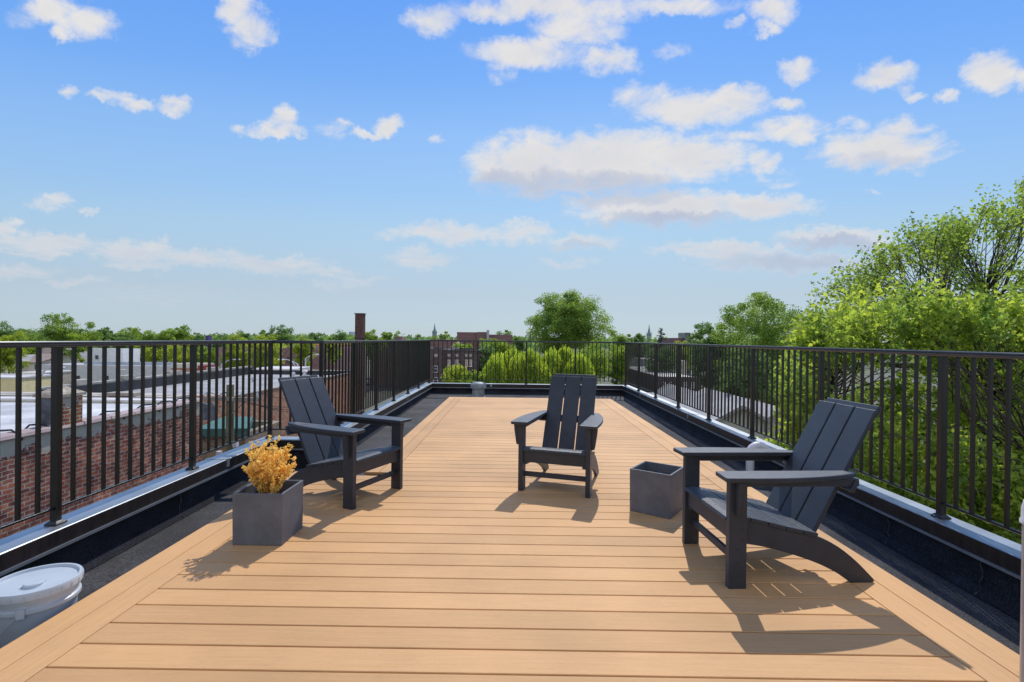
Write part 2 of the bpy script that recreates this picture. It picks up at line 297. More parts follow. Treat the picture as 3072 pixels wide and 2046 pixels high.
def grit(m,sc,lo,hi):
    t=m.node_tree; b=t.nodes['Principled BSDF']; old=b.inputs['Base Color'].links[0].from_socket; c=N('ShaderNodeTexCoord',t)
    out_=old
    for s_,a_,b2_ in ((sc,lo,hi),(.5*min(sc,4.4),.85 if sc<5 else .75,1.1 if sc<5 else 1.3),(11,.9,1.1)):
        n=N('ShaderNodeTexNoise',t); n.inputs['Scale'].default_value=s_; n.inputs['Detail'].default_value=3; L(c.outputs['Object'],n.inputs['Vector'],t)
        r=N('ShaderNodeMapRange',t); L(n.outputs['Fac'],r.inputs[0],t); r.inputs[1].default_value=.35; r.inputs[2].default_value=.65; r.inputs[3].default_value=a_; r.inputs[4].default_value=b2_
        u=N('ShaderNodeMix',t,data_type='RGBA',blend_type='MULTIPLY'); u.inputs[0].default_value=1; L(out_,u.inputs[6],t); L(r.outputs[0],u.inputs[7],t); out_=u.outputs[2]
    L(out_,b.inputs['Base Color'],t)
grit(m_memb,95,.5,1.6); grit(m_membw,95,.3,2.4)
b_=m_hdpe.node_tree.nodes['Principled BSDF']; b_.inputs['Sheen Weight'].default_value=.2; b_.inputs['Sheen Roughness'].default_value=.45; b_.inputs['Sheen Tint'].default_value=(.55,.75,1,1)
# =================================================================== own building
CAPZ=.13; XR,XLN,XLF,YF,YJ=2.764,-2.692,-2.13,12.47,5.495
hw=.094
bd=thing('roof_terrace_building','dark roofed building carrying the terrace with low black parapet all round','building')
# coping path (centre line): starts behind the camera on the right, runs clockwise to the left
path=[(XR,-1.0),(XR,YF),(XLF,YF),(XLF,YJ),(XLN,YJ),(XLN,-1.0)]
def offs(path,d):   # offset to the inside (left side when walking the path)
    r=[]
    for i,p in enumerate(path):
        p=Vector(p)
        a=(p-Vector(path[i-1])).normalized() if i>0 else None
        b=(Vector(path[i+1])-p).normalized() if i<len(path)-1 else None
        na=Vector((-a.y,a.x)) if a else None; nb=Vector((-b.y,b.x)) if b else None
        if na is None: v=nb
        elif nb is None: v=na
        else: v=(na+nb)/(1+na.dot(nb))
        r.append(p+v*d)
    return r
def band(mb,d0,d1,z0,z1,zt1=None,m=0):    # solid strip between inside offsets d0<d1
    A,B=offs(path,d0),offs(path,d1); n=len(path); zt1=z1 if zt1 is None else zt1
    v=[(p.x,p.y,z0) for p in A]+[(p.x,p.y,z0) for p in B]+[(p.x,p.y,z1) for p in A]+[(p.x,p.y,zt1) for p in B]
    f=[]
    for i in range(n-1):
        f+=[(i,i+1,n+i+1,n+i),(2*n+i,3*n+i,3*n+i+1,2*n+i+1),(i,2*n+i,2*n+i+1,i+1),(n+i,n+i+1,3*n+i+1,3*n+i)]
    f+=[(0,n,3*n,2*n),(n-1,2*n-1+0,0,0)][:1]
    mb.add(v,f,m)
mb=MB(); band(mb,-.07,.055,-11,CAPZ-.03); mb.build('outer_wall',mat('cream_stucco',(.55,.53,.48),.8),bd)
mb=MB(); band(mb,-hw,hw,CAPZ-.083,CAPZ-.002,CAPZ); cp=mb.build('metal_coping',m_cap,bd,bevel=.004)
mb=MB(); band(mb,hw+.001,hw+.004,CAPZ-.090,CAPZ-.006); mb.build('fascia',m_fascia,bd)
mb=MB(); band(mb,.058,hw+.012,CAPZ-.110,CAPZ-.093); mb.build('drip_strip',m_strip,bd)
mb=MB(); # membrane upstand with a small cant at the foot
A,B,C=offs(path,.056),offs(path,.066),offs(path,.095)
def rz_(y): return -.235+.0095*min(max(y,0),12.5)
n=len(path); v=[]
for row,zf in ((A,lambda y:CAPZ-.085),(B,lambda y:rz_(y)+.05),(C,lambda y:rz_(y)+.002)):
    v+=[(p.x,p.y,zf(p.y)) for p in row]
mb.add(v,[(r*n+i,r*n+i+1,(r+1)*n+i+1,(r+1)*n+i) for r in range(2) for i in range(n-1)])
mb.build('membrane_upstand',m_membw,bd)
# coping joints and membrane laps, each a part of its own
def joint(*a): m_=MB(); m_.box(*a,CAPZ-.07,CAPZ+.003); m_.build('coping_joint',m_cap,bd)
for y in (2.15,4.47,7.67,10.6): joint(XR-hw-.006,XR+hw+.004,y,y+.05)
joint(XLN-hw-.004,XLN+hw+.006,4.5,4.545)
for y in (7.06,9.5,11.5): joint(XLF-hw-.004,XLF+hw+.006,y,y+.045)
for x in (-.6,1.2): joint(x,x+.04,YF-hw-.006,YF+hw)
def lap(x,y,sgn):
    m_=MB(); r=random.Random(int(y*100)); pts=[]
    for i in range(9):
        z=CAPZ-.1-(CAPZ-.1-rz_(y)-.045)*i/8; pts.append((x+sgn*.001,y+r.uniform(-.012,.012),z))
    pts.append((x+sgn*.03,y+r.uniform(-.01,.01),rz_(y)+.012))
    m_.tube(pts,[r.uniform(.0015,.004) for _ in pts],5); m_.build('membrane_lap',m_seam,bd)
for y in (2.89,3.6,6.07,8.9): lap(XR-.067,y,-1)
for y in (2.6,3.92): lap(XLN+.067,y,1)
for y in (6.5,8.5,10.4): lap(XLF+.067,y,1)
mb=MB(); mb.add([(XLN+.05,-1,rz_(0)),(XR-.05,-1,rz_(0)),(XR-.05,0,rz_(0)),(XLN+.05,0,rz_(0)),(XR-.05,YJ-.05,rz_(YJ)),(XLN+.05,YJ-.05,rz_(YJ)),(XLF+.05,YJ-.05,rz_(YJ)),(XLF+.05,YF,rz_(YF)),(XR-.05,YF,rz_(YF))],
  [(0,1,2,3),(3,2,4,6,5),(6,4,8,7)]); mb.build('roof_surface',m_memb); tag(bpy.data.objects['roof_surface'],kind='structure')
# =================================================================== deck
def boards(name,m,rects,gap_axis,parent=None):
    mb=MB(); tints=[]
    for (x0,x1,y0,y1) in rects:
        z1=0; z0=-.026; mb.box(x0,x1,y0,y1,z0,z1); 
    o=mb.build(name,m,parent)
    return o
def tinted(o,seed,per=6):
    me=o.data; r=random.Random(seed); at=me.attributes.new('tint','FLOAT','FACE')
    # islands share one value
    vals=[0]*len(me.polygons); bm=bmesh.new(); bm.from_mesh(me); bm.faces.ensure_lookup_table(); seen=set()
    for f in bm.faces:
        if f.index in seen: continue
        t=r.random(); st=[f]
        while st:
            g=st.pop()
            if g.index in seen: continue
            seen.add(g.index); vals[g.index]=t
            for e in g.edges:
                for h in e.link_faces:
                    if h.index not in seen: st.append(h)
    bm.free(); at.data.foreach_set('value',vals)
PB=.1475; y=2.0-PB*8+.01
rects=[]; G=.0078
while y<10.62-.28:
    y1=min(y+PB-G,10.375)
    if y<4.62: x0=-1.745; 
    else: x0=-1.115
    if y<4.62<y1: x0=-1.115
    if 4.33<y<4.62 : pass
    # boards are butted from two lengths
    rects.append((x0,1.765,y,y1)); y+=PB
# field boards left of the far border, where the near deck is wider
mbd=MB()
for (a,b,c,d) in rects: mbd.box(a,b,c,d,-.026,0)
deck=mbd.build('deck',m_deck,bevel=.0022); tag(deck,kind='structure'); tinted(deck,3)
mbd=MB()
def bx(a,b,c,d): mbd.box(a,b,c,d,-.026,.0)
for x0,x1 in ((1.7695,1.908),(1.912,2.05)):
    bx(x0,x1,.2,4.575); bx(x0,x1,4.5795,10.375 if x0<1.8 else 10.515)
for x0,x1 in ((-1.888,-1.7495),(-2.026,-1.892)): bx(x0,x1,.2,4.62)
for x0,x1,ye in ((-1.2465,-1.119,10.375),(-1.385,-1.2505,10.515)): bx(x0,x1,4.625,ye)
bx(-1.2465,1.908,10.3795,10.515); bx(-1.385,2.05,10.5195,10.655)
db=mbd.build('border_board',m_deckb,deck,bevel=.0022); tinted(db,5)
mbd=MB(); mbd.box(-1.99,2.015,.2,4.60,-.20,-.028); mbd.box(-1.35,2.015,4.60,10.62,-.19,-.028); mbd.build('deck_subframe',m_under,deck)
# far edge skirt is the board face itself
# =================================================================== railings
RZ=1.206; BRZ=.227
def baluster_mesh():
    mb=MB(); h=.0094; mb.box(-h,h,-h,h,BRZ+.006,RZ-.030); return mb.build('baluster',m_black,bevel=.0012)
def post_mesh():
    mb=MB(); h=.0195; mb.box(-h,h,-h,h,CAPZ+.01,RZ-.030); return mb.build('post',m_black,bevel=.002)
def base_mesh():
    mb=MB(); a,b=.037,.023
    mb.box(-a,a,-a,a,CAPZ+.0005,CAPZ+.010); 
    z0,z1=CAPZ+.010,CAPZ+.022
    v=[(-a*.93,-a*.93,z0),(a*.93,-a*.93,z0),(a*.93,a*.93,z0),(-a*.93,a*.93,z0),(-b,-b,z1),(b,-b,z1),(b,b,z1),(-b,b,z1)]
    mb.add(v,[(0,1,5,4),(1,2,6,5),(2,3,7,6),(3,0,4,7),(4,5,6,7)]); return mb.build('base_plate',m_black,bevel=.0015,seg=2)
_b,_p,_bp=baluster_mesh(),post_mesh(),base_mesh(); first={'b':True,'p':True}
def put(src,parent,x,y,key):
    o=src.copy(); COL.objects.link(o); o.parent=parent; o.location=(x,y,0); return o
def railing(label,a,b,posts,nb,skip=()):
    a=Vector(a); b=Vector(b); d=(b-a); Ln=d.length; d.normalize(); t=thing('railing',label,'railing',(a.x,a.y,0),math.atan2(d.y,d.x),'black metal railing runs round the roof')
    mb=MB(); w=.031   # fluted handrail profile, extruded along local x
    prof=[(-w,RZ-.004),(-w+.004,RZ),(w-.004,RZ),(w,RZ-.004),(w,RZ-.011),(w-.004,RZ-.0135),(w,RZ-.016),(w,RZ-.022),(w-.004,RZ-.0305),(w,RZ-.027),(w-.002,RZ-.034),(-w+.002,RZ-.034),(-w,RZ-.027),(-w+.004,RZ-.0305),(-w,RZ-.022),(-w,RZ-.016),(-w+.004,RZ-.0135),(-w,RZ-.011)]
    mb.prism(prof,'x',-.0,Ln); mb.build('top_rail',m_rail,t)
    mb=MB(); mb.box(0,Ln,-.0105,.0105,BRZ-.008,BRZ+.006); mb.build('bottom_rail',m_black,t,bevel=.0012)
    for s in posts:
        if s not in skip:
            p=put(_p,t,s,0,'p'); put(_bp,p,0,0,'b')
    for s0,s1 in zip(posts[:-1],posts[1:]):
        n=nb(s1-s0) 
        for i in range(1,n+1): put(_b,t,s0+(s1-s0)*i/(n+1),0,'b')
    return t
m_rail=mat('black_handrail',(.07,.075,.09),.22,.7,metal=.3,var=.1,vscale=5)
nbal=lambda L_: max(1,int(round(L_/.109))-1)
RY=[-.61,.66,1.95,3.242,4.524,5.815,7.117,8.441,9.80,11.145,YF]
railing('long black railing on the right parapet beside the leafy maple',(XR,-.61),(XR,YF),[y+.61 for y in RY],nbal)
fx=[XLF,-.925,.289,1.508,XR]
railing('black railing across the far end above the willow',(XLF,YF),(XR,YF),[x-XLF for x in fx],nbal,skip=(0,fx[-1]-XLF))
LY=[YJ,6.63,7.70,8.82,9.99,11.09,YF]
railing('black railing on the far left parapet, running back from the corner step',(XLF,YJ),(XLF,YF),[y-YJ for y in LY],nbal)
railing('shortest black railing, crossing the step behind the left chair',(XLN,YJ),(XLF,YJ),[0,XLF-XLN],nbal,skip=(XLF-XLN,0))
NY=[-.66,.44,1.68,2.924,4.17,YJ]
railing('near left black railing in front of the weathered brick wall',(XLN,-.66),(XLN,YJ),[y+.66 for y in NY],nbal)
for o in (_b,_p,_bp): bpy.data.objects.remove(o)
# =================================================================== chairs
def smooth_curve(pts,n=6):
    out=[]
    P_=[pts[0]]+pts+[pts[-1]]
    for i in range(1,len(P_)-2):
        p0,p1,p2,p3=[Vector(p) for p in P_[i-1:i+3]]
        for j in range(n):
            t=j/n; out.append(tuple(.5*((2*p1)+(-p0+p2)*t+(2*p0-5*p1+4*p2-p3)*t*t+(-p0+3*p1-3*p2+p3)*t**3)))
    out.append(tuple(pts[-1])); return out
def make_chair(label):
    # local: +y is backward, x lateral, origin centre of the front leg faces on the deck
    t=thing('adirondack_chair',label,'chair',group='charcoal slatted armchairs on the deck'); Wd=.297
    for s in (-1,1):
        mb=MB(); x0,x1=sorted((s*Wd,s*(Wd-.038))); mb.box(x0,x1,0,.092,0,.55); mb.build('leg',m_hdpe,t,bevel=.003,seg=2)
        # curved side rail running into the rear foot
        top=smooth_curve([(.025,.335),(.142,.322),(.235,.300),(.327,.277),(.42,.256),(.50,.240),(.60,.192),(.70,.116),(.80,.018)],5)
        bot=smooth_curve([(.678,.0),(.60,.052),(.49,.106),(.34,.158),(.20,.195),(.08,.214),(.025,.218)],5)
        prof=top+[(.803,.008),(.795,.0)]+bot
        mb=MB(); x0,x1=sorted((s*(Wd-.042),s*(Wd-.068))); mb.prism(prof,'x',x0,x1); mb.build('side_rail',m_hdpe,t,bevel=.002)
        o=lambda v:s*(Wd+v)
        outer=smooth_curve([(.056,-.03),(.060,.10),(.060,.22),(.050,.36),(.026,.50),(-.008,.62),(-.030,.685)],5)
        arm=[(o(-.086),-.036),(o(.052),-.044)]+[(o(a),b) for a,b in outer]+[(o(-.046),.70),(o(-.086),.70)]
        mb=MB(); mb.prism(arm,'z',.552,.576); mb.build('armrest',m_hdpe,t,bevel=.005,seg=2)
        mb=MB(); x0,x1=sorted((s*(Wd-.012),s*(Wd-.038))); mb.box(x0,x1,.094,.69,.512,.550); mb.build('arm_support',m_hdpe,t,bevel=.002)
        mb=MB(); mb.prism([(o(.001),.550),(o(.050),.550),(o(.046),.50),(o(.028),.385),(o(.022),.375),(o(.001),.375)],'y',.028,.060); mb.build('arm_bracket',m_hdpe,t,bevel=.002)
    mb=MB(); mb.box(-Wd+.04,Wd-.04,.018,.040,.238,.336); mb.build('apron',m_hdpe,t,bevel=.002)
    mb=MB(); mb.box(-Wd+.039,Wd-.039,.050,.072,.112,.152); mb.build('stretcher',m_hdpe,t,bevel=.002)
    mb=MB(); mb.box(-Wd+.07,Wd-.07,.42,.442,.135,.225); mb.build('rear_stretcher',m_hdpe,t,bevel=.002)
    sl=[(-.004,.350),(.139,.344),(.2335,.323),(.326,.300),(.42,.279),(.498,.262)]
    for i in range(5):
        (a,za),(b,zb)=sl[i],sl[i+1]; b-=.005
        w=Wd-.040 if i==0 else Wd-.036
        ang=math.atan2(zb-za,b-a); nx,nz_=-math.sin(ang)*.021,math.cos(ang)*.021
        prof=[(a,za),(b,zb),(b-nx,zb-nz_),(a-nx,za-nz_)]
        if i==0: prof=[(a,.338),(a+.006,.352),(a+.04,.357),(a+.09,.3535),(b,zb),(b-nx,zb-nz_),(a+.01,.333),(a,.333)]
        if i==1: w=Wd-.040
        mb=MB(); mb.prism(prof,'x',-w,w); mb.build('seat_slat',m_hdpe,t,bevel=.003,seg=2)
    a0=Vector((.488,.262)); a1=Vector((.822,.897)); u=(a1-a0).normalized(); nn=Vector((u.y,-u.x))   # nn points backward
    th=.022; a0=a0-u*.08
    for i in (-1,0,1):
        xc=i*.1515; w=.0705; pr=[a0,a1,a1+nn*th,a0+nn*th]
        mb=MB(); mb.prism([tuple(p) for p in pr],'x',xc-w,xc+w); mb.build('back_slat',m_hdpe,t,bevel=.004,seg=2)
    for (h,w,hh) in ((.44,.265,.032),(.80,.20,.03)):
        c=a0+u*h+nn*(th+.001); pr=[c-u*hh,c+u*hh,c+u*hh+nn*.024,c-u*hh+nn*.024]
        if h<.5:
            z=.53; s_=a0.x+(z-a0.y)/u.y*u.x; c=Vector((s_,z))+nn*(th+.001)/1.0; pr=[c-u*hh,c+u*hh,c+u*hh+nn*.024,c-u*hh+nn*.024]
            w=Wd-.002
        mb=MB(); mb.prism([tuple(p) for p in pr],'x',-w,w); mb.build('back_brace',m_hdpe,t,bevel=.002)
    m_screw=MT.get('screw') or mat('screw',(.01,.01,.01),.4)
    mb=MB()
    for s in (-1,1):
        for z in (.262,.312): mb.tube([(s*(Wd-.055),.0185,z),(s*(Wd-.055),.0165,z)],.0042,8)
        for (y,z) in ((.07,.245),(.045,.20),(.07,.30),(.045,.13)): mb.tube([(s*(Wd-.001),y,z),(s*(Wd+.0015),y,z)],.0045,8)
    mb.build('screw',m_screw,t)
    return t
def place(t,front_mid,backdir):
    b=Vector(backdir).normalized(); t.location=(front_mid[0],front_mid[1],0); t.rotation_euler=(0,0,math.atan2(b.y,b.x)-math.pi/2)
c1=make_chair('largest charcoal armchair, on the right in front of the right railing, facing left')
place(c1,(1.092-.063*.297,2.524+.998*.297),(.998,.063))
c2=copy_tree(c1); c2['label']='middle charcoal armchair facing the viewer, between the other two'; place(c2,(.0376+.953*.297,4.117-.302*.297),(.302,.953))
c3=copy_tree(c1); c3['label']='charcoal armchair on the left, behind the planter of yellow sprigs'
# left chair: near leg front corner and far leg
nl=Vector((-1.159,3.597)); fl=Vector((-.923,4.128)); lt=(fl-nl).normalized()
place(c3,(nl+lt*.297)[:],(-lt.y,lt.x))
# =================================================================== planters
m_pl=mat('grey_fibre_cement',(.125,.131,.15),.62,.4,var=.12,vscale=7,bump=.15,bscale=120)
m_plin=mat('planter_inside',(.05,.052,.058),.8)
m_soil=mat('dry_potting_soil',(.035,.024,.017),.95,bump=1,bscale=60,var=.4,vscale=30)
def planter(label,c,ang,sz,h,soil=.20):
    t=thing('planter_box',label,'planter',(c[0],c[1],0),ang,'square grey planters'); a=sz/2; w=.016
    mb=MB(); zb=.001
    o=[(-a,-a),(a,-a),(a,a),(-a,a)]; i_=[(-a+w,-a+w),(a-w,-a+w),(a-w,a-w),(-a+w,a-w)]
    v=[(x*.985,y*.985,zb) for x,y in o]+[(x,y,h) for x,y in o]+[(x,y,h) for x,y in i_]+[(x,y,.03) for x,y in i_]
    f=[(3,2,1,0)]+[(k,(k+1)%4,4+(k+1)%4,4+k) for k in range(4)]+[(4+k,4+(k+1)%4,8+(k+1)%4,8+k) for k in range(4)]+[(8+k,8+(k+1)%4,12+(k+1)%4,12+k) for k in range(4)]+[(12,13,14,15)]
    mb.add(v,f); mb.build('box',m_pl,t,bevel=.0035,seg=2)
    mb=MB(); n=14; r=random.Random(4)
    vs=[(-a+w+(sz-2*w)*i/n,-a+w+(sz-2*w)*j/n,soil+r.uniform(-.006,.006)) for j in range(n+1) for i in range(n+1)]
    mb.add(vs,[(j*(n+1)+i,j*(n+1)+i+1,(j+1)*(n+1)+i+1,(j+1)*(n+1)+i) for j in range(n) for i in range(n)]); mb.build('soil',m_soil,t)
    return t
def ground(px,py): d=raydir(px,py); t=-EYE/d.z; return Vector((d.x*t,d.y*t))
A,B,C=ground(695,1635.6),ground(851,1636.4),ground(908.3,1584)
cL=(A+C)/2+Vector((0,.004)); planter('grey planter holding yellow sprigs in front of the left chair',cL,0,.300,.311,.23)
A,B,C=ground(1885.7,1531.8),ground(2008.9,1559.2),ground(2053.5,1524.6); cR=(A+C)/2
planter('empty grey planter between the middle and the right chair',cR,math.atan2((B-A).y,(B-A).x),.305,.310,.24)
# yellow sprigs
def quick_mesh(name,verts,faces,mats,parent=None,tint=None,smooth=False,midx=None):
    me=bpy.data.meshes.new(name); nv=len(verts); verts=np.asarray(verts,np.float32); faces=np.asarray(faces,np.int32)
    me.vertices.add(nv); me.vertices.foreach_set('co',verts.ravel())
    k=faces.shape[1]; nf=len(faces); me.loops.add(nf*k); me.loops.foreach_set('vertex_index',faces.ravel())
    me.polygons.add(nf); me.polygons.foreach_set('loop_start',np.arange(0,nf*k,k,dtype=np.int32)); me.polygons.foreach_set('loop_total',np.full(nf,k,np.int32))
    if not isinstance(mats,(list,tuple)): mats=[mats]
    for m in mats: me.materials.append(m)
    if tint is not None:
        at=me.attributes.new('tint','FLOAT','FACE'); at.data.foreach_set('value',np.asarray(tint,np.float32))
    me.update(calc_edges=True)
    if smooth: me.polygons.foreach_set('use_smooth',[True]*nf)
    o=bpy.data.objects.new(name,me); COL.objects.link(o)
    if parent: o.parent=parent
    return o
def leaves(pts,size,rg,tint,aspect=.62,up=.35,droop=0,lobed=False):
    """pts (n,3); returns verts, faces(k), tint; every leaf a small folded blade"""
    n=len(pts); ax=rg.normal(size=(n,3)); ax/=np.linalg.norm(ax,axis=1)[:,None]
    nm=rg.normal(size=(n,3)); nm[:,2]+=up*2; nm-= (nm*ax).sum(1)[:,None]*ax; nm/=np.linalg.norm(nm,axis=1)[:,None]+1e-9
    sd=np.cross(ax,nm); s=(size*rg.uniform(.6,1.25,n))[:,None]
    if droop: ax[:,2]-=droop; ax/=np.linalg.norm(ax,axis=1)[:,None]
    if lobed:
        sh=[(-.5,0,0),(-.15,.42,.05),(.05,.2,-.02),(.5,0,-.08),(.05,-.2,-.02),(-.15,-.42,.05)]
    else:
        sh=[(-.5,0,0),(0,aspect*.5,.06),(.5,0,-.05),(0,-aspect*.5,.06)]
    V_=np.stack([pts+ax*s*a+sd*s*b+nm*s*c for a,b,c in sh],1).reshape(-1,3); k=len(sh)
    F_=np.arange(n*k).reshape(n,k); return V_,F_,tint
m_yel=leafmat('dried_yellow_leaves',(1.0,.78,.27),(.90,.56,.13),.35,.6,hue=.5,tv=1.25)
m_ystem=mat('yellow_brown_twigs',(.30,.16,.06),.7)
rg=np.random.default_rng(5)
yp=thing('yellow_shrub','bright golden yellow dried sprigs standing in the left planter','plant',(cL.x,cL.y,.23))
mb=MB(); lp=[];lt_=[]
for i in range(44):
    a=rg.uniform(0,2*math.pi); lean=rg.uniform(.1,.95); hgt=rg.uniform(.17,.33)*(1-.08*lean)
    if i<9: hgt=rg.uniform(.30,.36); lean=rg.uniform(.1,.6)
    d=Vector((math.cos(a)*lean*.62,math.sin(a)*lean*.62,1)).normalized(); base=Vector((rg.uniform(-.05,.05),rg.uniform(-.05,.05),0))
    pts=[base+d*hgt*t+Vector((math.cos(a),math.sin(a),0))*.03*t*t+Vector((rg.normal(0,.004),rg.normal(0,.004),0)) for t in np.linspace(0,1,6)]
    mb.tube(pts,[.0028,.0025,.002,.0017,.0013,.0008],5)
    tips=[(pts,1)]
    for j in range(5):
        s=rg.integers(2,5); b0=pts[s]; a2=rg.uniform(0,2*math.pi); d2=(d+Vector((math.cos(a2),math.sin(a2),.2))*.75).normalized(); l2=hgt*rg.uniform(.18,.38)
        p2=[b0+d2*l2*t for t in np.linspace(0,1,4)]; mb.tube(p2,[.0015,.0012,.001,.0006],4); tips.append((p2,.6))
    for ps,_ in tips:
        for q0,q1 in zip(ps[1:-1],ps[2:]):
            for _k in range(12):
                t=rg.random(); c=q0.lerp(q1,t)+Vector(rg.normal(0,.0058,3)); lp.append(c[:]); lt_.append(rg.random())
        for _k in range(5): lp.append((ps[-1]+Vector(rg.normal(0,.005,3)))[:]); lt_.append(rg.uniform(.5,1))
mb.build('stems',m_ystem,yp)
V_,F_,T_=leaves(np.array(lp),.0165,rg,lt_,aspect=.75,up=0); quick_mesh('leaves',V_,F_,m_yel,yp,T_)
# =================================================================== bucket, pipes
m_buck=mat('pale_blue_white_plastic',(.42,.47,.51),.38,.5,var=.06,vscale=6)
m_lid=mat('worn_white_lid',(.50,.55,.58),.42,.5,var=.12,vscale=5,col2=(.42,.47,.50))
m_white=mat('white_pvc',(.72,.70,.70),.35,.5,var=.05)
zb=-.213
bk=thing('bucket','pale plastic bucket with a round lid standing beside the left deck edge','bucket',(-2.205,2.30,zb),R(-60))
z_l=.325
mb=MB(); mb.lathe([(0,.0),(.128,.0),(.132,.01),(.148,z_l-.095),(.160,z_l-.092),(.160,z_l-.078),(.151,z_l-.072),(.152,z_l-.05),(.158,z_l-.048),(.158,z_l-.02)],n=64); mb.build('body',m_buck,bk,smooth=True)
mb=MB(); mb.lathe([(.158,z_l-.035),(.1655,z_l-.033),(.167,z_l-.006),(.163,z_l+.002),(.152,z_l+.002),(.147,z_l-.010),(0,z_l-.008)],n=64)
for i in range(24):
    a=2*math.pi*i/24; mb.box(.165,.1685,-.002,.002,z_l-.032,z_l-.008,mat=Matrix.Rotation(a,4,'Z'))
lid=mb.build('lid',m_lid,bk,smooth=True)
mb=MB(); mb.lathe([(.036,-.012),(.036,.006),(.033,.009),(0,.009)],c=(.045,.0,z_l-.004),n=32); mb.lathe([(.040,-.010),(.046,-.007),(.048,-.009)],c=(.045,0,z_l),n=32); mb.build('spout_cap',m_lid,lid,smooth=True)
mb=MB(); pts=[]
for i in range(21):
    a=math.pi*i/20; pts.append((.158*math.cos(a),-.02-.150*math.sin(a),z_l-.085-.20*math.sin(a)*.9))
mb.tube(pts,.0022,6); 
for s in (-1,1): mb.box(s*.158-.008,s*.158+.008,-.026,.002,z_l-.105,z_l-.065)
mb.build('handle',m_lid,bk)
# grey roof vent at the far end
m_vent=mat('grey_painted_vent',(.33,.36,.36),.5,.4,var=.2,vscale=7)
vt=thing('roof_vent','short round grey roof vent with a domed cap beyond the far deck edge','vent',(-.845,11.72,rz_(11.7)))
mb=MB(); mb.lathe([(.165,0),(.165,.012),(.145,.025),(.141,.27)],n=36); mb.build('pipe',m_vent,vt,smooth=True)
mb=MB(); mb.lathe([(.141,.215),(.183,.21),(.185,.215),(.185,.305),(.178,.316),(.15,.342),(.095,.358),(.035,.364),(0,.365)],n=36); mb.build('vent_cap',m_vent,vt,smooth=True)
mb=MB()
for (a,z) in ((-1.1,.24),(-1.25,.09),(-.9,.03)):
    r_=.186 if z>.18 else .143
    for k_ in range(3): 
        aa=a+k_*.09; mb.box(r_-.002,r_+.002,-.012,.012,z-.006-k_*.003,z+.008-k_*.004,mat=Matrix.Rotation(aa,4,'Z'))
mb.build('rust_patch',mat('rust',(.09,.045,.03),.9),vt)
# white gooseneck vent next to right parapet
gx,gy=2.45,5.19; gz=rz_(5.2)
gp=thing('gooseneck_pipe','white plastic pipe bent over in a gooseneck beside the right parapet','pipe',(gx,gy,gz))
mb=MB(); Rg=.084; top=.275
pts=[(0,0,0),(0,0,.15),(0,0,top-.02)]+[(Rg-Rg*math.cos(a),0,top+Rg*math.sin(a)) for a in np.linspace(0,math.pi,13)]+[(2*Rg,0,top-.06)]
mb.tube(pts[:4],.040,24); mb.build('upright',m_white,gp,smooth=True)
mb=MB(); mb.tube(pts[2:],.0435,24); mb.tube([(Rg,0,top+Rg),(Rg+.006,0,top+Rg-.0003)],.0455,24); mb.build('return_bend',m_white,gp,smooth=True)
# standpipe at the right edge
sp=thing('standpipe','tall white plastic pipe with a glossy rounded cap at the right edge','pipe',(1.880,1.79,0))
mb=MB(); mb.lathe([(.047,0),(.047,.64)],n=40); mb.build('pipe',mat('grey_white_pvc',(.42,.38,.35),.3,.5,var=.08,vscale=4,stretch=(1,1,3)),sp,smooth=True)
mb=MB(); mb.lathe([(.048,.605),(.054,.608),(.054,.618),(.050,.625),(.050,.66),(.044,.688),(.028,.702),(0,.706)],n=40); mb.build('pipe_cap',m_white,sp,smooth=True)

# =================================================================== surroundings: ground
GZ=-11.
m_gr=mat('mixed_ground',(.10,.12,.05),.95,var=.3,vscale=.05,detail=10,col2=(.17,.16,.14))
m_road=mat('asphalt',(.06,.06,.062),.9,var=.2,vscale=.3); m_pave=mat('concrete',(.33,.32,.30),.9,var=.12,vscale=.5)
def sheet(name,x0,x1,y0,y1,z,m):
    mb=MB(); mb.add([(x0,y0,z),(x1,y0,z),(x1,y1,z),(x0,y1,z)],[(0,1,2,3)]); return tag(mb.build(name,m),kind='structure')
sheet('ground',-2500,2500,-400,4500,GZ-.15,m_gr)
sheet('alley',-7.9,-2.6,-10,40,GZ-.14,m_pave)
sheet('street',-46,-37,-20,260,GZ-.146,m_road)
mb=MB(); mb.box(-37,-34.6,-20,260,GZ-.3,GZ); mb.build('pavement',m_pave); tag(bpy.data.objects['pavement'],kind='structure')
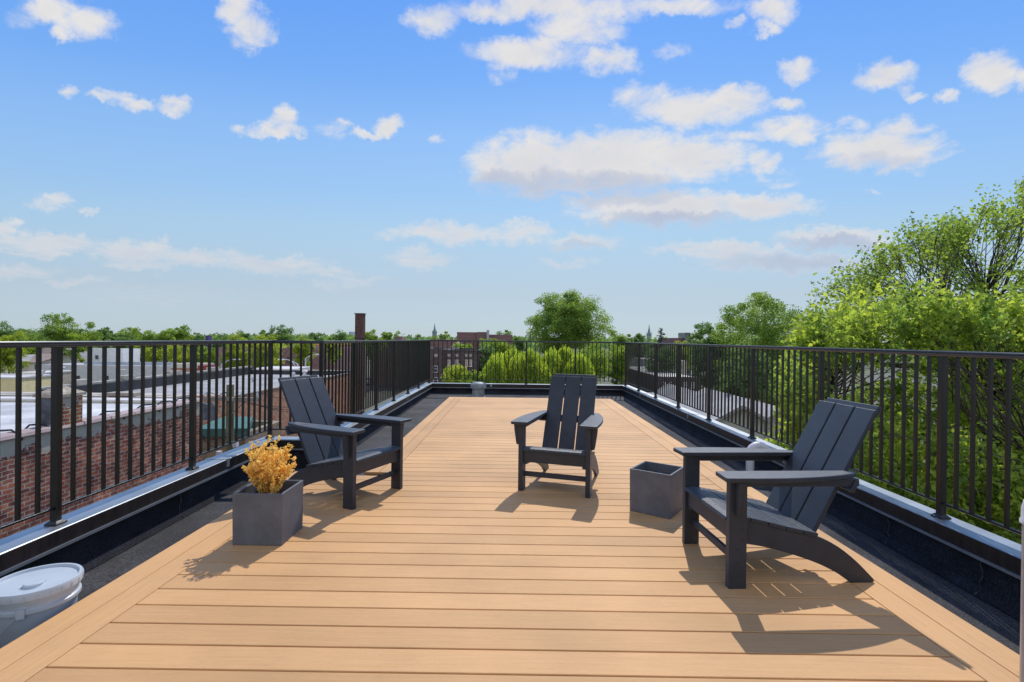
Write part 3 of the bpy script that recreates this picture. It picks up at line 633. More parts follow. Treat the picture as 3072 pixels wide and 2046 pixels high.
# ------------------------------------------------------------------- trees
m_bark=mat('bark',(.075,.058,.045),.9,var=.3,vscale=9,stretch=(1,1,.3),bump=.5,bscale=30)
LM=dict(
 dark=leafmat('dark_leaves',(.19,.29,.08),(.075,.14,.055),.5),
 mid=leafmat('mid_leaves',(.27,.37,.075),(.11,.19,.05),.52),
 light=leafmat('light_leaves',(.27,.36,.06),(.12,.20,.04),.55),
 yellow=leafmat('yellow_green_leaves',(.37,.43,.07),(.18,.25,.045),.5),
 maple=leafmat('maple_leaves',(.41,.49,.085),(.08,.16,.045),.58,.42),
 maple_dark=leafmat('maple_leaves_dark',(.31,.40,.075),(.10,.17,.045),.58,.38),
 blue=leafmat('blue_green_needles',(.06,.10,.06),(.02,.045,.03),.2),
 willow=leafmat('willow_leaves',(.44,.52,.09),(.15,.24,.035),.55))
def crown_points(rg,c,rad,ncl,clr,per,lump=.22):
    c=np.array(c); rad=np.array(rad)
    d=rg.normal(size=(ncl,3)); d/=np.linalg.norm(d,axis=1)[:,None]
    ph=rg.uniform(0,6.28,(4,)); lm=1+lump*(np.sin(3*d[:,0]+ph[0])+np.sin(4*d[:,2]+ph[1])+np.sin(5*d[:,1]+ph[2]))/2+rg.normal(0,.07,ncl)
    rr=(rg.random(ncl)**.38)*lm
    cl=c+d*rad*rr[:,None]*.9
    cr=clr*rg.uniform(.55,1.35,ncl)
    ct=rg.uniform(.1,.9,ncl)
    idx=np.repeat(np.arange(ncl),per); n=len(idx)
    e=rg.normal(size=(n,3)); e/=np.linalg.norm(e,axis=1)[:,None]; e[:,2]*=.7
    pts=cl[idx]+e*(cr[idx]*(rg.random(n)**.5))[:,None]
    t=np.clip(ct[idx]*.65+rg.random(n)*.42-.03,0,1)
    return cl,pts,t
def tree(label,base,c,rad,ncl,clr,per,leaf,lm,seed,group=None,limbs=10,trunk=.18,lobed=False,name='tree',cat='tree',limb_vis=1.0):
    rg=np.random.default_rng(seed); t=thing(name,label,cat,base,0,group); B_=Vector(base)
    cl,pts,tt=crown_points(rg,Vector(c)-B_,rad,ncl,clr,per)
    V_,F_,T_=leaves(pts,leaf,rg,tt,lobed=lobed); quick_mesh('crown',V_,F_,LM[lm],t,T_)
    mb=MB(); top=Vector(c)-B_; h=top.z; low=max(h-rad[2]*.75,h*.35)
    spine=[Vector((0,0,0)),Vector((top.x*.3,top.y*.3,low*.6)),Vector((top.x*.8,top.y*.8,low)),top+Vector((0,0,rad[2]*.35))]
    mb.tube(spine,[trunk*1.25,trunk,trunk*.8,trunk*.2],8)
    order=rg.permutation(len(cl))[:limbs]
    for i in order:
        e=Vector(cl[i]); s=rg.uniform(.0,.75); a=spine[2].lerp(spine[3],s); m_=a.lerp(e,.5)+Vector((0,0,-.08*(e-a).length))+Vector(rg.normal(0,.05*(e-a).length,3))
        r0=trunk*.42*(1-s*.5)*limb_vis
        mb.tube([a,a.lerp(m_,.55)+Vector((0,0,.02)),m_,m_.lerp(e,.6),e],[r0,r0*.75,r0*.5,r0*.3,r0*.1],6)
    mb.build('trunk',m_bark,t,smooth='all')
    return t
def sky_tree(label,px,hw,top,Y,lm,seed,group='trees along the skyline',squash=1.45,dens=1.0,bottom=None,base=GZ):
    """px,hw,top: measured on the photograph; Y: distance"""
    tp=P(px,top,Y); rx=hw*Y/FPX; rz=rx*squash
    if bottom is not None: rz=(tp.z-P(px,bottom,Y).z)/2
    cz=tp.z-rz*.95; leaf=max(.16,Y*.0030)*(1 if Y<100 else .95)
    area=4*math.pi*rx*max(rz,.5*rx); n=int(dens*2.3*area/(leaf*leaf*.45)); n=max(1800,min(n,34000 if dens<1.1 else 80000))
    ncl=max(34,min(260,int(n/90))); clr=rx*(.27 if dens<1.1 else .19)
    return tree(label,(tp.x,Y,base),(tp.x,Y,cz),(rx*.92,rx*.92,rz*.97),ncl,clr,n//ncl,leaf,lm,seed,group,limbs=14,trunk=max(.12,rx*.05))
TR=[ # label, px, halfwidth, top, Y, material
('dark green rounded tree at the left edge of the skyline',15,48,966,140,'dark'),
('low yellow-green tree just above the rail at the far left edge',28,46,1000,66,'yellow'),
('low even green trees between the leftmost tree and the tallest left one',92,46,987,160,'mid'),
('tallest tree on the left skyline with a knobbly top',178,52,941,90,'mid'),
('broad tree joined to the right side of the tallest left tree',248,46,967,92,'mid'),
('small dark tree to the right of the broad left tree',312,30,977,105,'dark'),
('pale low tree in front of the broad left tree',225,34,990,84,'light'),
('dark blue-green low tree right of the small dark tree',365,38,990,120,'dark'),
('soft light green domed tree behind the dark low one',400,42,979,150,'light'),
('light olive tree left of the tall domed skyline tree',452,40,983,130,'mid'),
('ragged mid green tree touching the tall domed skyline tree',503,34,980,118,'mid'),
('tall domed tree alone on the left skyline',537,38,966,135,'mid'),
('low dark tree left of the purple painted house',596,40,1000,150,'dark'),
('low dark tree right of the purple painted house',662,46,1001,160,'dark'),
('open crowned dark tree above the long yellow-green row',728,38,997,130,'dark'),
('yellow-green tree at the left end of the row above the corner rail',712,46,1008,72,'yellow'),
('yellow-green tree in the middle of the row above the corner rail',800,48,1003,72,'yellow'),
('tall dark round tree left of the brick stack',848,44,971,120,'dark'),
('shorter dark tree leaning on the tall dark round tree',800,30,984,116,'dark'),
('bright yellow-green tree just right of the tall dark round tree',912,36,1003,74,'yellow'),
('flat topped dark tree with gaps, left of the brick stack',948,36,994,140,'dark'),
('dark green tree close behind the left side of the brick stack',1020,44,988,125,'dark'),
('small yellow tree in front of the tree behind the brick stack',998,30,1009,76,'yellow'),
('bright mid green tree just right of the brick stack',1118,34,986,120,'light'),
('pointed grey-green tree right of the bright one by the stack',1163,20,987,125,'mid'),
('low pale green tree left of the left church spire',1205,32,996,140,'light'),
('dark domed tree left of the left church spire',1254,28,1000,150,'dark'),
('green tree hiding the foot of the left church spire',1325,36,996,150,'mid'),
('dark tree between the brick block on the skyline and the big central tree',1515,34,986,170,'dark'),
('round green tree in front of the brick block on the skyline',1468,44,1008,95,'mid'),
('small dark tree directly left of the big central tree',1558,26,1001,150,'dark'),
('low dark tree right of the big central tree',1868,36,989,130,'mid'),
('dark round tree left of the right church spire',1912,32,994,135,'dark'),
('low olive tree below the distant water tower building',2046,34,1020,95,'yellow'),
]
for i,(lb,px,hw,tp_,Y,lmn) in enumerate(TR): sky_tree(lb,px,hw*1.04,tp_,Y,lmn,100+i)
sky_tree('big tall central tree rising high above the far rail',1707,130,873,58,'mid',301,group=None,bottom=1085,dens=1.6)
sky_tree('large rounded green tree right of centre, left of the maple',2300,168,900,42,'mid',302,group=None,bottom=1250,dens=1.3)
sky_tree('feathery darker tree at the left shoulder of the large rounded tree',2135,72,962,47,'dark',303,group=None,bottom=1200,dens=1.3)
sky_tree('dark tall tree behind the left half of the right railing',1985,62,1030,52,'dark',304,group=None,bottom=1130)
sky_tree('dark tree seen through the right railing below the large rounded tree',2240,95,1030,30,'dark',305,group=None,bottom=1300,dens=1.2)
GB='trees seen below the handrail'
LO=[('yellow-green tree behind the left rail, right of the white house',405,38,1034,100,'light',1100),
('yellow-green tree in the middle of the gap behind the left rail',470,46,1031,98,'yellow',1100),
('wide yellow-green tree left of the purple brick block',540,52,1029,96,'yellow',1102),
('green tree behind the red wall, left of the purple brick block',615,40,1036,94,'light',1120),
('dark narrow tree at the left corner of the purple brick block',695,36,1040,80,'dark',1125),
('light green tree behind the small gabled house at far left',20,48,1034,92,'light',1085),
('light green tree between the gabled roofs and the pink house',88,40,1036,96,'light',1075),
('yellow-green tree tops above the left part of the purple brick block',790,70,1027,96,'yellow',1050),
('light green tree right of the dark brick house below the far rail',1395,42,1026,75,'light',1075),
('tall dark tree between the dark brick house and the willow',1464,44,1030,52,'dark',1165),
('light green tree behind the top left of the willow',1500,60,1026,62,'light',1080),
('leafy light green tree right of the willow',1775,72,1034,44,'light',1165),
('leafy light green tree in the right corner of the far rail',1850,46,1030,47,'light',1165),
('orange tinged low bush below the windows of the dark brick house',1365,62,1098,40,'yellow',1170),
('green bush at the foot of the tall dark tree by the willow',1425,46,1108,38,'light',1175)]
for i,(lb,px,hw,tp_,Y,lmn,bt) in enumerate(LO): sky_tree(lb,px,hw,tp_,Y,lmn,400+i,group=GB,bottom=bt,dens=1.0)
# willow: hanging strands
def willow(label,px,hw,top,Y,bottom,seed,nst):
    rg=np.random.default_rng(seed); tp=P(px,top,Y); rx=hw*Y/FPX; H_=tp.z-P(px,bottom,Y).z
    t=thing('willow_tree',label,'tree',(tp.x,Y,GZ),0,'weeping willows below the far rail'); pts=[];tt=[]
    zt=tp.z-GZ
    lobes=[(rg.uniform(-.95,.95),rg.uniform(-.7,.7),rg.uniform(.14,.30),rg.uniform(.35,1)) for _ in range(30)]
    for i in range(nst):
        lx,ly,lr,lh=lobes[rg.integers(len(lobes))]; a=rg.uniform(0,6.28); r=lr*math.sqrt(rg.random()); x0=(lx+r*math.cos(a))*rx; y0=(ly+r*math.sin(a))*rx
        dome=math.sqrt(max(0,1-(r/lr)**2)); z0=zt-(1-lh)*H_*.42-(1-dome)*lr*rx*.8-abs(lx)*.25*H_+rg.normal(0,.12)
        ln=H_*rg.uniform(.25,.95); base=rg.uniform(.0,1.); k=int(ln/.16)+2; out=Vector((math.cos(a),math.sin(a)))
        for j in range(k):
            s=j/k; pts.append((x0+out.x*.5*s**.5*1.2+rg.normal(0,.03),y0+out.y*.5*s**.5+rg.normal(0,.03),z0-ln*s+rg.normal(0,.03))); tt.append(np.clip(base+rg.normal(0,.15),0,1))
    pts=np.array(pts); n=len(pts); ax=np.stack([rg.normal(0,.18,n),rg.normal(0,.18,n),-np.ones(n)],1); ax/=np.linalg.norm(ax,axis=1)[:,None]
    sd=rg.normal(size=(n,3)); sd[:,2]*=.1; sd-=(sd*ax).sum(1)[:,None]*ax; sd/=np.linalg.norm(sd,axis=1)[:,None]
    V_=np.stack([pts,pts+ax*.13+sd*.038,pts+ax*.30,pts+ax*.13-sd*.038],1).reshape(-1,3)
    quick_mesh('crown',V_,np.arange(n*4).reshape(n,4),LM['willow'],t,tt)
    mb=MB(); mb.tube([(0,0,0),(.1,0,zt*.4),(0,.1,zt*.8)],[.4,.32,.15],8)
    for lx,ly,lr,lh in lobes: mb.tube([(0,0,zt*.45),(lx*rx*.5,ly*rx*.5,zt*.7),(lx*rx,ly*rx,zt*lh-lr*.6)],[.18,.12,.04],6)
    mb.build('trunk',m_bark,t,smooth='all')
willow('weeping willow with bright hanging foliage, the fuller left one',1560,88,1026,41,1185,11,3000)
willow('weeping willow partly hidden behind the back of the middle armchair',1672,108,1031,42,1185,12,3300)
# spruce on the right skyline
def conifer(label,px,top,hw,Y,seed):
    rg=np.random.default_rng(seed); tp=P(px,top,Y); t=thing('spruce_tree',label,'tree',(tp.x,Y,GZ)); Hh=tp.z-GZ; pts=[];tt=[]; mb=MB(); mb.tube([(0,0,0),(0,0,Hh)],[.3,.03],7)
    w=hw*Y/FPX; vis=w*2.6
    for i in range(46):
        z=Hh-(i/46)**1.1*vis*1.25-.2; l=w*min(1,(Hh-z)/vis*1.1+.12)*rg.uniform(.7,1.15); a=rg.uniform(0,6.28)
        for j in range(int(l*26)+6):
            s=rg.random(); r=l*s; pts.append((math.cos(a)*r+rg.normal(0,.16),math.sin(a)*r+rg.normal(0,.16),z-.25*s*l+.32*s*s*l+rg.normal(0,.1))); tt.append(rg.random())
        mb.tube([(0,0,z),(math.cos(a)*l*.5,math.sin(a)*l*.5,z-.1*l),(math.cos(a)*l,math.sin(a)*l,z+.05*l)],[.06,.04,.01],4)
    V_,F_,T_=leaves(np.array(pts),.34,rg,tt,aspect=.4,up=0); quick_mesh('crown',V_,F_,LM['blue'],t,T_); mb.build('trunk',m_bark,t)
conifer('blue-green spruce right of the right church spire',1983,983,34,120,21)
# ---- the two maples on the right
def maple(label,base,c,rad,nclu,clr,per,leaf,lm,seed,nlimb,extra=(),eper=None):
    rg=np.random.default_rng(seed); t=thing('maple_tree',label,'tree',base); B_=Vector(base); mb=MB(); top=Vector(c)-B_
    low=top.z-rad[2]*.9
    fork=Vector((top.x*.5,top.y*.5,low)); mb.tube([(0,0,0),fork*.5+Vector((0,0,0)),fork],[.42,.36,.30],12)
    d=rg.normal(size=(nclu,3)); d/=np.linalg.norm(d,axis=1)[:,None]
    lm_=1+.13*(np.sin(4*d[:,0]+1)+np.sin(5*d[:,2]+2)); cl=np.array(top)+d*np.array(rad)*((rg.random(nclu)**.42)*lm_)[:,None]
    if len(extra): cl=np.concatenate([cl,np.array([(Vector(e)-B_)[:] for e in extra])])
    # limbs: assign clusters to main limbs, branch out
    tips=[Vector(np.array(top)+v*np.array(rad)*.72) for v in (rg.normal(size=(nlimb,3))*[1,1,.6]+[0,0,.35])*.62]
    nodes=[]
    for e in tips:
        m1=fork.lerp(e,.35)+Vector((0,0,.10*(e-fork).length)); m2=fork.lerp(e,.7)+Vector(rg.normal(0,.2,3))
        path_=[fork,m1,m2,e]; mb.tube(path_,[.19,.14,.085,.035],8)
        for s in np.linspace(.25,1,8):
            k=min(2,int(s*3)); nodes.append((path_[k].lerp(path_[k+1],s*3-k),.10*(1-s)+.03))
    na=np.array([n_[0][:] for n_ in nodes])
    for cpt in cl:
        i=int(np.argmin(((na-cpt)**2).sum(1)*(rg.uniform(.7,1.3,len(na))))); a=Vector(na[i]); e=Vector(cpt); L_=(e-a).length
        m_=a.lerp(e,.5)+Vector(rg.normal(0,.07*L_+.01,3)); r0=min(nodes[i][1]*.6,.012+.012*L_)
        mb.tube([a,m_,e],[r0,r0*.6,.006],5)
        for _ in range(3):
            e2=e+Vector(rg.normal(0,clr*.45,3)); mb.tube([m_.lerp(e,.6),e2],[.006,.003],4)
    pc=np.full(len(cl),per); pc[nclu:]=eper or per; idx=np.repeat(np.arange(len(cl)),pc); n=len(idx); e=rg.normal(size=(n,3)); e/=np.linalg.norm(e,axis=1)[:,None]
    e[:,2]*=np.where(idx>=nclu,1.5,.8); e[:,:2]*=np.where(idx>=nclu,.72,1.)[:,None]; cr=clr*rg.uniform(.55,1.35,len(cl)); pts=cl[idx]+e*(cr[idx]*rg.random(n)**.6)[:,None]
    ct=rg.uniform(0,1,len(cl)); tt=np.clip(.55*ct[idx]+.5*rg.random(n)-.02,0,1)
    V_,F_,T_=leaves(pts,leaf,rg,tt,lobed=True,up=.5); quick_mesh('crown',V_,F_,LM[lm],t,T_); mb.build('trunk',m_bark,t,smooth='all')
    return t
def prof_pts(prof,Y,n,rg,depth,zlow):
    out=[]
    for _ in range(n):
        i=rg.integers(len(prof)-1); s=rg.random(); x=prof[i][0]*(1-s)+prof[i+1][0]*s; y=prof[i][1]*(1-s)+prof[i+1][1]*s
        yy=Y+rg.uniform(-depth,depth); out.append(P(x,y+rg.uniform(0,zlow),yy)[:])
    return out
rgm=np.random.default_rng(9)
edge=[(2430,895),(2480,850),(2560,800),(2640,740),(2700,690),(2760,675),(2830,690),(2870,640),(2920,590),(2990,600),(3060,560),(3130,540)]
maple('tall sparse maple at the right, dark limbs showing against the sky',(16.2,15.5,GZ),(14.6,15.5,1.5),(4.2,3.8,2.4),34,.42,70,.115,'maple_dark',31,13,extra=prof_pts(edge,15.5,115,rgm,1.6,110)+prof_pts(edge,15.5,120,rgm,2.2,360),eper=50)
edge2=[(2395,1015),(2440,980),(2520,950),(2600,915),(2700,885),(2780,880),(2860,930),(2960,905),(3080,900),(3200,890)]
maple('dense yellow-green maple filling the view behind the right railing',(12.5,12.2,GZ),(12.2,12.0,-2.0),(5.8,4.6,4.0),500,.44,125,.115,'maple',32,14,extra=prof_pts(edge2,11.5,160,rgm,1.8,120)+prof_pts([(2360,1080),(2450,1180),(2600,1260),(2800,1330),(3000,1400),(3150,1450)],10.3,190,rgm,1.6,260))
# distant woodland down to the horizon
rgw=np.random.default_rng(77); pts=[];tt=[]
for i in range(2600):
    Y=rgw.uniform(230,620); px=rgw.uniform(-300,3400); b=P(px,1016+(px-1545)*.0116,Y); r=rgw.uniform(3,6); top=GZ+rgw.uniform(9,14.5)
    m_=rgw.normal(size=(16,3)); m_/=np.linalg.norm(m_,axis=1)[:,None]
    pts.append(np.array([b.x,Y,top-r*.6])+m_*np.array([r,r,r*.6])*(rgw.random((16,1))**.4)); tt.append(np.clip(rgw.random()*.7+rgw.random(16)*.3,0,1))
pts=np.concatenate(pts); tt=np.concatenate(tt); V_,F_,T_=leaves(pts,2.3,rgw,tt,aspect=.8); tag(quick_mesh('distant_woodland',V_,F_,LM['dark'],None,T_),'dark band of distant treetops along the horizon','woodland',kind='stuff')

# =================================================================== surrounding buildings
m_br_red=brick('weathered_red_brick',(.36,.115,.065),(.14,.055,.05),(.34,.29,.23),rh=.074,bw=.18,mo=.010,patch=(.46,.43,.34),pz=(9.9,10.5),var=.8)
m_br_or=brick('orange_red_brick',(.62,.26,.13),(.45,.17,.085),(.42,.34,.27),var=.4)
m_br_dk=brick('dark_brown_brick',(.15,.105,.10),(.095,.068,.068),(.12,.10,.10),var=.35)
m_br_pu=brick('purple_brown_brick',(.30,.15,.135),(.22,.11,.105),(.30,.24,.22),var=.3)
m_br_tan=brick('tan_brick',(.42,.28,.15),(.33,.22,.12),(.30,.25,.19),var=.3)
m_br_far=brick('distant_maroon_brick',(.27,.14,.13),(.20,.105,.10),(.2,.16,.15),var=.3)
m_coping=mat('clay_coping',(.46,.36,.33),.6,var=.25,vscale=4,col2=(.33,.25,.24)); m_stone=mat('limestone_coping',(.50,.46,.39),.8,var=.25,vscale=1.5)
m_rfgrey=mat('grey_roof_sheet',(.37,.365,.355),.8,var=.12,vscale=.35,detail=8); m_rfsil=mat('silver_roof_coat',(.58,.58,.57),.7,var=.12,vscale=.6,detail=8)
m_rfwhite=mat('white_coat_and_roof_glare',(.74,.71,.68),.5,var=.1,vscale=.5); m_tar=mat('black_flashing',(.035,.04,.048),.7,var=.4,vscale=.7)  # the roof white also stands in for sun glare on right-hand roofs
m_sgrey=siding('grey_siding',(.62,.61,.60)); m_swhite=siding('white_siding',(.90,.90,.90)); m_syel=siding('yellow_siding',(.78,.66,.34)); m_sgreen=siding('grey_green_siding',(.52,.52,.46))
m_pink=mat('pinkish_stucco',(.62,.49,.46),.85,var=.1,vscale=.8); m_tan=mat('tan_stucco',(.58,.50,.38),.85,var=.2,vscale=.8); m_cream=mat('cream_render',(.75,.68,.56),.85,var=.12)
m_glass=mat('window_glass',(.045,.055,.065),.12,.8,var=.5,vscale=.8); m_blind=mat('drawn_blind',(.50,.36,.26),.7,var=.1); m_frame=mat('white_window_frame',(.72,.73,.75),.5,var=.05); m_fdark=mat('dark_window_frame',(.10,.09,.09),.5)
grit(m_rfsil,1.1,.88,1.08); grit(m_rfgrey,.9,.86,1.08)
m_shing=mat('brown_shingles',(.34,.26,.21),.9,var=.3,vscale=3); m_teal=mat('teal_roof_paint',(.05,.16,.13),.6,var=.15,vscale=2); m_red=mat('red_painted_brick',(.42,.07,.06),.7,var=.2); m_purple=mat('purple_paint',(.10,.07,.24),.7,var=.1)
m_yellow=mat('yellow_paint',(.70,.52,.12),.6,var=.1); m_orange=mat('orange_wall',(.50,.24,.12),.7,var=.15); m_copper=mat('green_copper',(.22,.33,.32),.7,var=.2,vscale=.3); m_steel=mat('galvanised_steel',(.60,.62,.64),.45,metal=.3,var=.1)
def window(parent,x,y,z,w,h,face='front',frame=None,glass=None,rail=True):
    """centre x/z on a wall facing -Y (front) or +X (side)"""
    f=frame or m_frame; mb=MB(); t=max(.05,w*.09); o=.03
    def bx_(a,b,c,d,p0,p1):
        if face=='front': mb.box(a,b,y-p1,y-p0,c,d)
        else: mb.box(y+p0,y+p1,a,b,c,d)
    a,b,c,d=x-w/2,x+w/2,z-h/2,z+h/2
    bx_(a,a+t,c,d,.002,.06); bx_(b-t,b,c,d,.002,.06); bx_(a+t,b-t,d-t,d,.002,.06); bx_(a-.04,b+.04,c-t,c,.002,.10)
    if rail: bx_(a+t,b-t,z-t*.35,z+t*.35,.002,.05)
    fr=mb.build('window',f,parent); mb=MB(); bx_(a+t,b-t,c,d-t,.004,.02); mb.build('pane',glass or m_glass,fr); return fr
def building(name,label,cat,x0,x1,y0,y1,ztop,wall,roof,par=.35,copm=None,group=None,zb=GZ,cop=.12,side_mat=None):
    t=thing(name,label,cat,((x0+x1)/2,(y0+y1)/2,zb),0,group); ox,oy=-(x0+x1)/2,-(y0+y1)/2; h=ztop-zb; w=(x1-x0)/2; d=(y1-y0)/2; th=.3
    mb=MB(); 
    for a,b,c,e in ((-w,w,-d,-d+th),(-w,w,d-th,d),(-w,-w+th,-d+th,d-th),(w-th,w,-d+th,d-th)): mb.box(a,b,c,e,0,h)
    mb.build('wall',wall,t)
    mb=MB(); mb.box(-w+th,w-th,-d+th,d-th,h-par-.25,h-par); mb.build('roof',roof,t)
    if copm:
        mb=MB(); e=.06
        for a,b,c,g in ((-w-e,w+e,-d-e,-d+th+e),(-w-e,w+e,d-th-e,d+e),(-w-e,-w+th+e,-d+th+e,d-th-e),(w-th-e,w+e,-d+th+e,d-th-e)): mb.box(a,b,c,g,h+.001,h+cop)
        mb.build('coping',copm,t)
    t['_o']=(ox,oy,-zb); return t
def lx(t,p): return p-t.location
def clean(t):
    if '_o' in t: del t['_o']
def pbuild(name,label,cat,pxl,pxr,top,Y,depth,wall,roof,**k):
    a=P(pxl,top,Y); b=P(pxr,top,Y); t=building(name,label,cat,a.x,b.x,Y,Y+depth,(a.z+b.z)/2,wall,roof,**k); return t
def pwin(t,Y,px,y0,y1,wpx,**k):
    a=P(px,(y0+y1)/2,Y)-t.location; window(t,a.x,a.y,a.z,wpx*Y/FPX,(y1-y0)*Y/FPX,**k)
# 1 neighbour with the weathered wall
nb_=building('brick_building','old brick building beyond the alley, peeling cream render along its wall head','building',-22,-7.9,1.2,12.6,-.42,m_br_red,m_rfsil,par=.04)
Bo=nb_.location
mb=MB(); r=random.Random(3); y=1.3
while y<12.55:
    y2=min(y+.6,12.58); dz=r.uniform(-.008,.008); w1=r.uniform(-.01,.01)
    mb.prism([(-8.20+w1,-.42),(-7.86+w1,-.42),(-7.84+w1,-.40),(-7.86+w1,-.355+dz),(-8.02+w1,-.325+dz),(-8.22+w1,-.36+dz)],'y',y,y2-.012); y=y2
o=mb.build('coping',m_coping,nb_); o.location=-Bo
mb=MB(); mb.box(-22,-8.2,12.35,12.63,-.42,-.37); mb.box(-22,-8.2,12.60,12.66,-.60,-.36); o=mb.build('roof_edge',m_rfwhite,nb_); o.location=-Bo
m_side=brick('chimney_brick',(.38,.14,.06),(.20,.075,.045),(.42,.36,.27),patch=(.48,.42,.33),pz=(-1.2,.6),var=.6)
mb=MB(); mb.box(-8.32,-7.885,8.66,9.08,-.42,.14); 
# dark tarred face towards the viewer is its own skin
o=mb.build('chimney',m_side,nb_); o.location=-Bo
mb=MB(); mb.box(-8.325,-7.90,8.645,8.659,-.40,.12); c_=mb.build('tarred_face',mat('tar_coated_brick',(.085,.095,.115),.8,var=.4,vscale=5,bump=.8,bscale=25),nb_); c_.location=-Bo
mb=MB(); mb.box(-8.36,-7.85,8.62,9.12,.14,.19); mb.add([(-8.36,8.62,.19),(-7.85,8.62,.19),(-7.85,9.12,.19),(-8.36,9.12,.19),(-8.15,8.82,.31),(-8.05,8.82,.31),(-8.05,8.92,.31),(-8.15,8.92,.31)],[(0,1,5,4),(1,2,6,5),(2,3,7,6),(3,0,4,7),(4,5,6,7)]); o=mb.build('chimney_cap',mat('cracked_mortar_cap',(.42,.36,.28),.9,var=.3,vscale=9,bump=.8,bscale=20),nb_); o.location=-Bo
def wire(name,label,pts,rad=.012,group=None,m=None,cat='cable',sag=0,n=14):
    out=[]
    for p0,p1 in zip(pts[:-1],pts[1:]):
        for i in range(n):
            s=i/n; p=Vector(p0).lerp(Vector(p1),s); p.z-=sag*4*s*(1-s); out.append(p)
    out.append(Vector(pts[-1])); mb=MB(); mb.tube(out,rad,5); return tag(mb.build(name,m or m_tar),label,cat,group)
k_=0
CL_=['black cable loop on the brick wall coping nearest the camera, left of the small chimney','short black cable loop on the coping directly at the foot of the small chimney','black cable loop first to the right of the small chimney on the coping','black cable loop on the coping midway between the chimney and the wall end','black cable loop second from the far end of the brick wall coping','black cable loop at the far end of the brick wall coping']
for (y,l) in ((7.9,.35),(8.45,.2),(10.0,.3),(11.0,.3),(11.6,.25),(12.2,.3)):
    pts=[(-8.2-l,y-.1,-.55),(-8.2,y-.04,-.30),(-8.0,y,-.29),(-7.86,y+.03,-.40),(-7.87,y+.05,-.46)]
    o=wire('roof_cable',CL_[k_],pts,.016,'cable stubs over the old brick wall',n=5); k_+=1
# 2 dark building with stepped light coping
b2=pbuild('corner_building','low dark brick building with a stepped pale coping, between two flat grey roofs','building',-320,520,1193,15.2,.8,m_br_dk,m_rfgrey,par=.3,copm=m_stone,cop=.075)
a=P(321,1190,15.2)-b2.location; b=P(409,1190,15.2)-b2.location; h2=P(360,1184,15.2).z-b2.location.z
mb=MB(); mb.box(a.x,b.x,a.y-.07,a.y+.34,h2-.25,h2+.06); mb.build('raised_coping',m_stone,b2)
mb=MB(); mb.box(a.x+.12,b.x-.12,a.y-.08,a.y-.071,h2-.24,h2-.03); mb.build('raised_wall',m_br_dk,b2)
# 3 large flat roof
b3=building('warehouse','wide building with a plain grey flat roof, orange brick side and notched parapet','building',-27.6,-17,30.5,52,-2.45,m_br_or,m_rfgrey,par=.25)
L3=b3.location
mb=MB(); mb.box(-27.9,-27.22,29,52.2,-2.72,-2.02); o=mb.build('parapet',m_tar,b3); o.location=-L3
mb=MB(); mb.box(-27.98,-27.5,29,52.2,-2.02,-1.90)
for yy in (31.2,35,40,45.2): mb.box(-28.0,-27.45,yy,yy+1.1,-2.0,-1.66)
o=mb.build('coping',m_stone,b3); o.location=-L3
mb=MB(); mb.box(-27.2,-17.1,51.6,52.1,-2.72,-2.28); o=mb.build('back_parapet',m_tar,b3); o.location=-L3
mb=MB(); mb.box(-27.5,-17.05,51.65,52.15,-2.28,-2.22); mb.box(-17.1,-16.95,30.5,51.6,-2.45,-2.38); o=mb.build('edge_trim',m_stone,b3); o.location=-L3
def rpipe(label,px,py,Y,h,m=m_steel,r=.09,mush=False):
    p=P(px,py,Y); t=thing('roof_pipe',label,'pipe',(p.x,Y,-2.70)); hh=p.z+2.70
    mb=MB(); mb.lathe([(r,0),(r,hh),(0,hh)],n=12); mb.build('pipe',m,t)
    mb=MB(); mb.lathe([(r*1.7,hh-.12),(r*1.9,hh-.02),(r,hh+.12),(0,hh+.14)],n=12); mb.build('pipe_cowl',m,t)
rpipe('small white hooked vent pipe at the near edge of the grey flat roof',591,1188,33,1,m_white,.10)
rpipe('short steel vent in the middle of the grey flat roof',760,1135,43,1,m_steel,.12)
# brick stack
st=P(1075,1015,53.5); s0=P(1075,939,53.5)
sk=thing('brick_stack','tall square red brick chimney stack rising above the left railing','chimney',(st.x,54.1,GZ))
mb=MB(); mb.box(-.43,.43,-.43,.43,0,s0.z-GZ-.1); mb.build('shaft',m_br_or2 if False else brick('stack_brick',(.13,.055,.042),(.08,.04,.034),(.12,.09,.08),var=.4),sk)
mb=MB(); hz_=s0.z-GZ; mb.box(-.50,.50,-.50,.50,hz_-.1,hz_); mb.build('crown_cap',mat('stack_cap',(.14,.11,.10),.8),sk)
mb=MB(); zz=P(1075,1013,53.5).z-GZ; mb.box(-.45,.45,-.45,.45,zz-.12,zz); mb.build('band',m_tar,sk)
# roof furniture on the warehouse
rpipe('thin white vent pipe on the grey flat roof, near its far edge',880,1120,44,1)
rpipe('white vent with a ball top standing on the far edge of the grey flat roof',914,1113,50,1,m_white,.16)
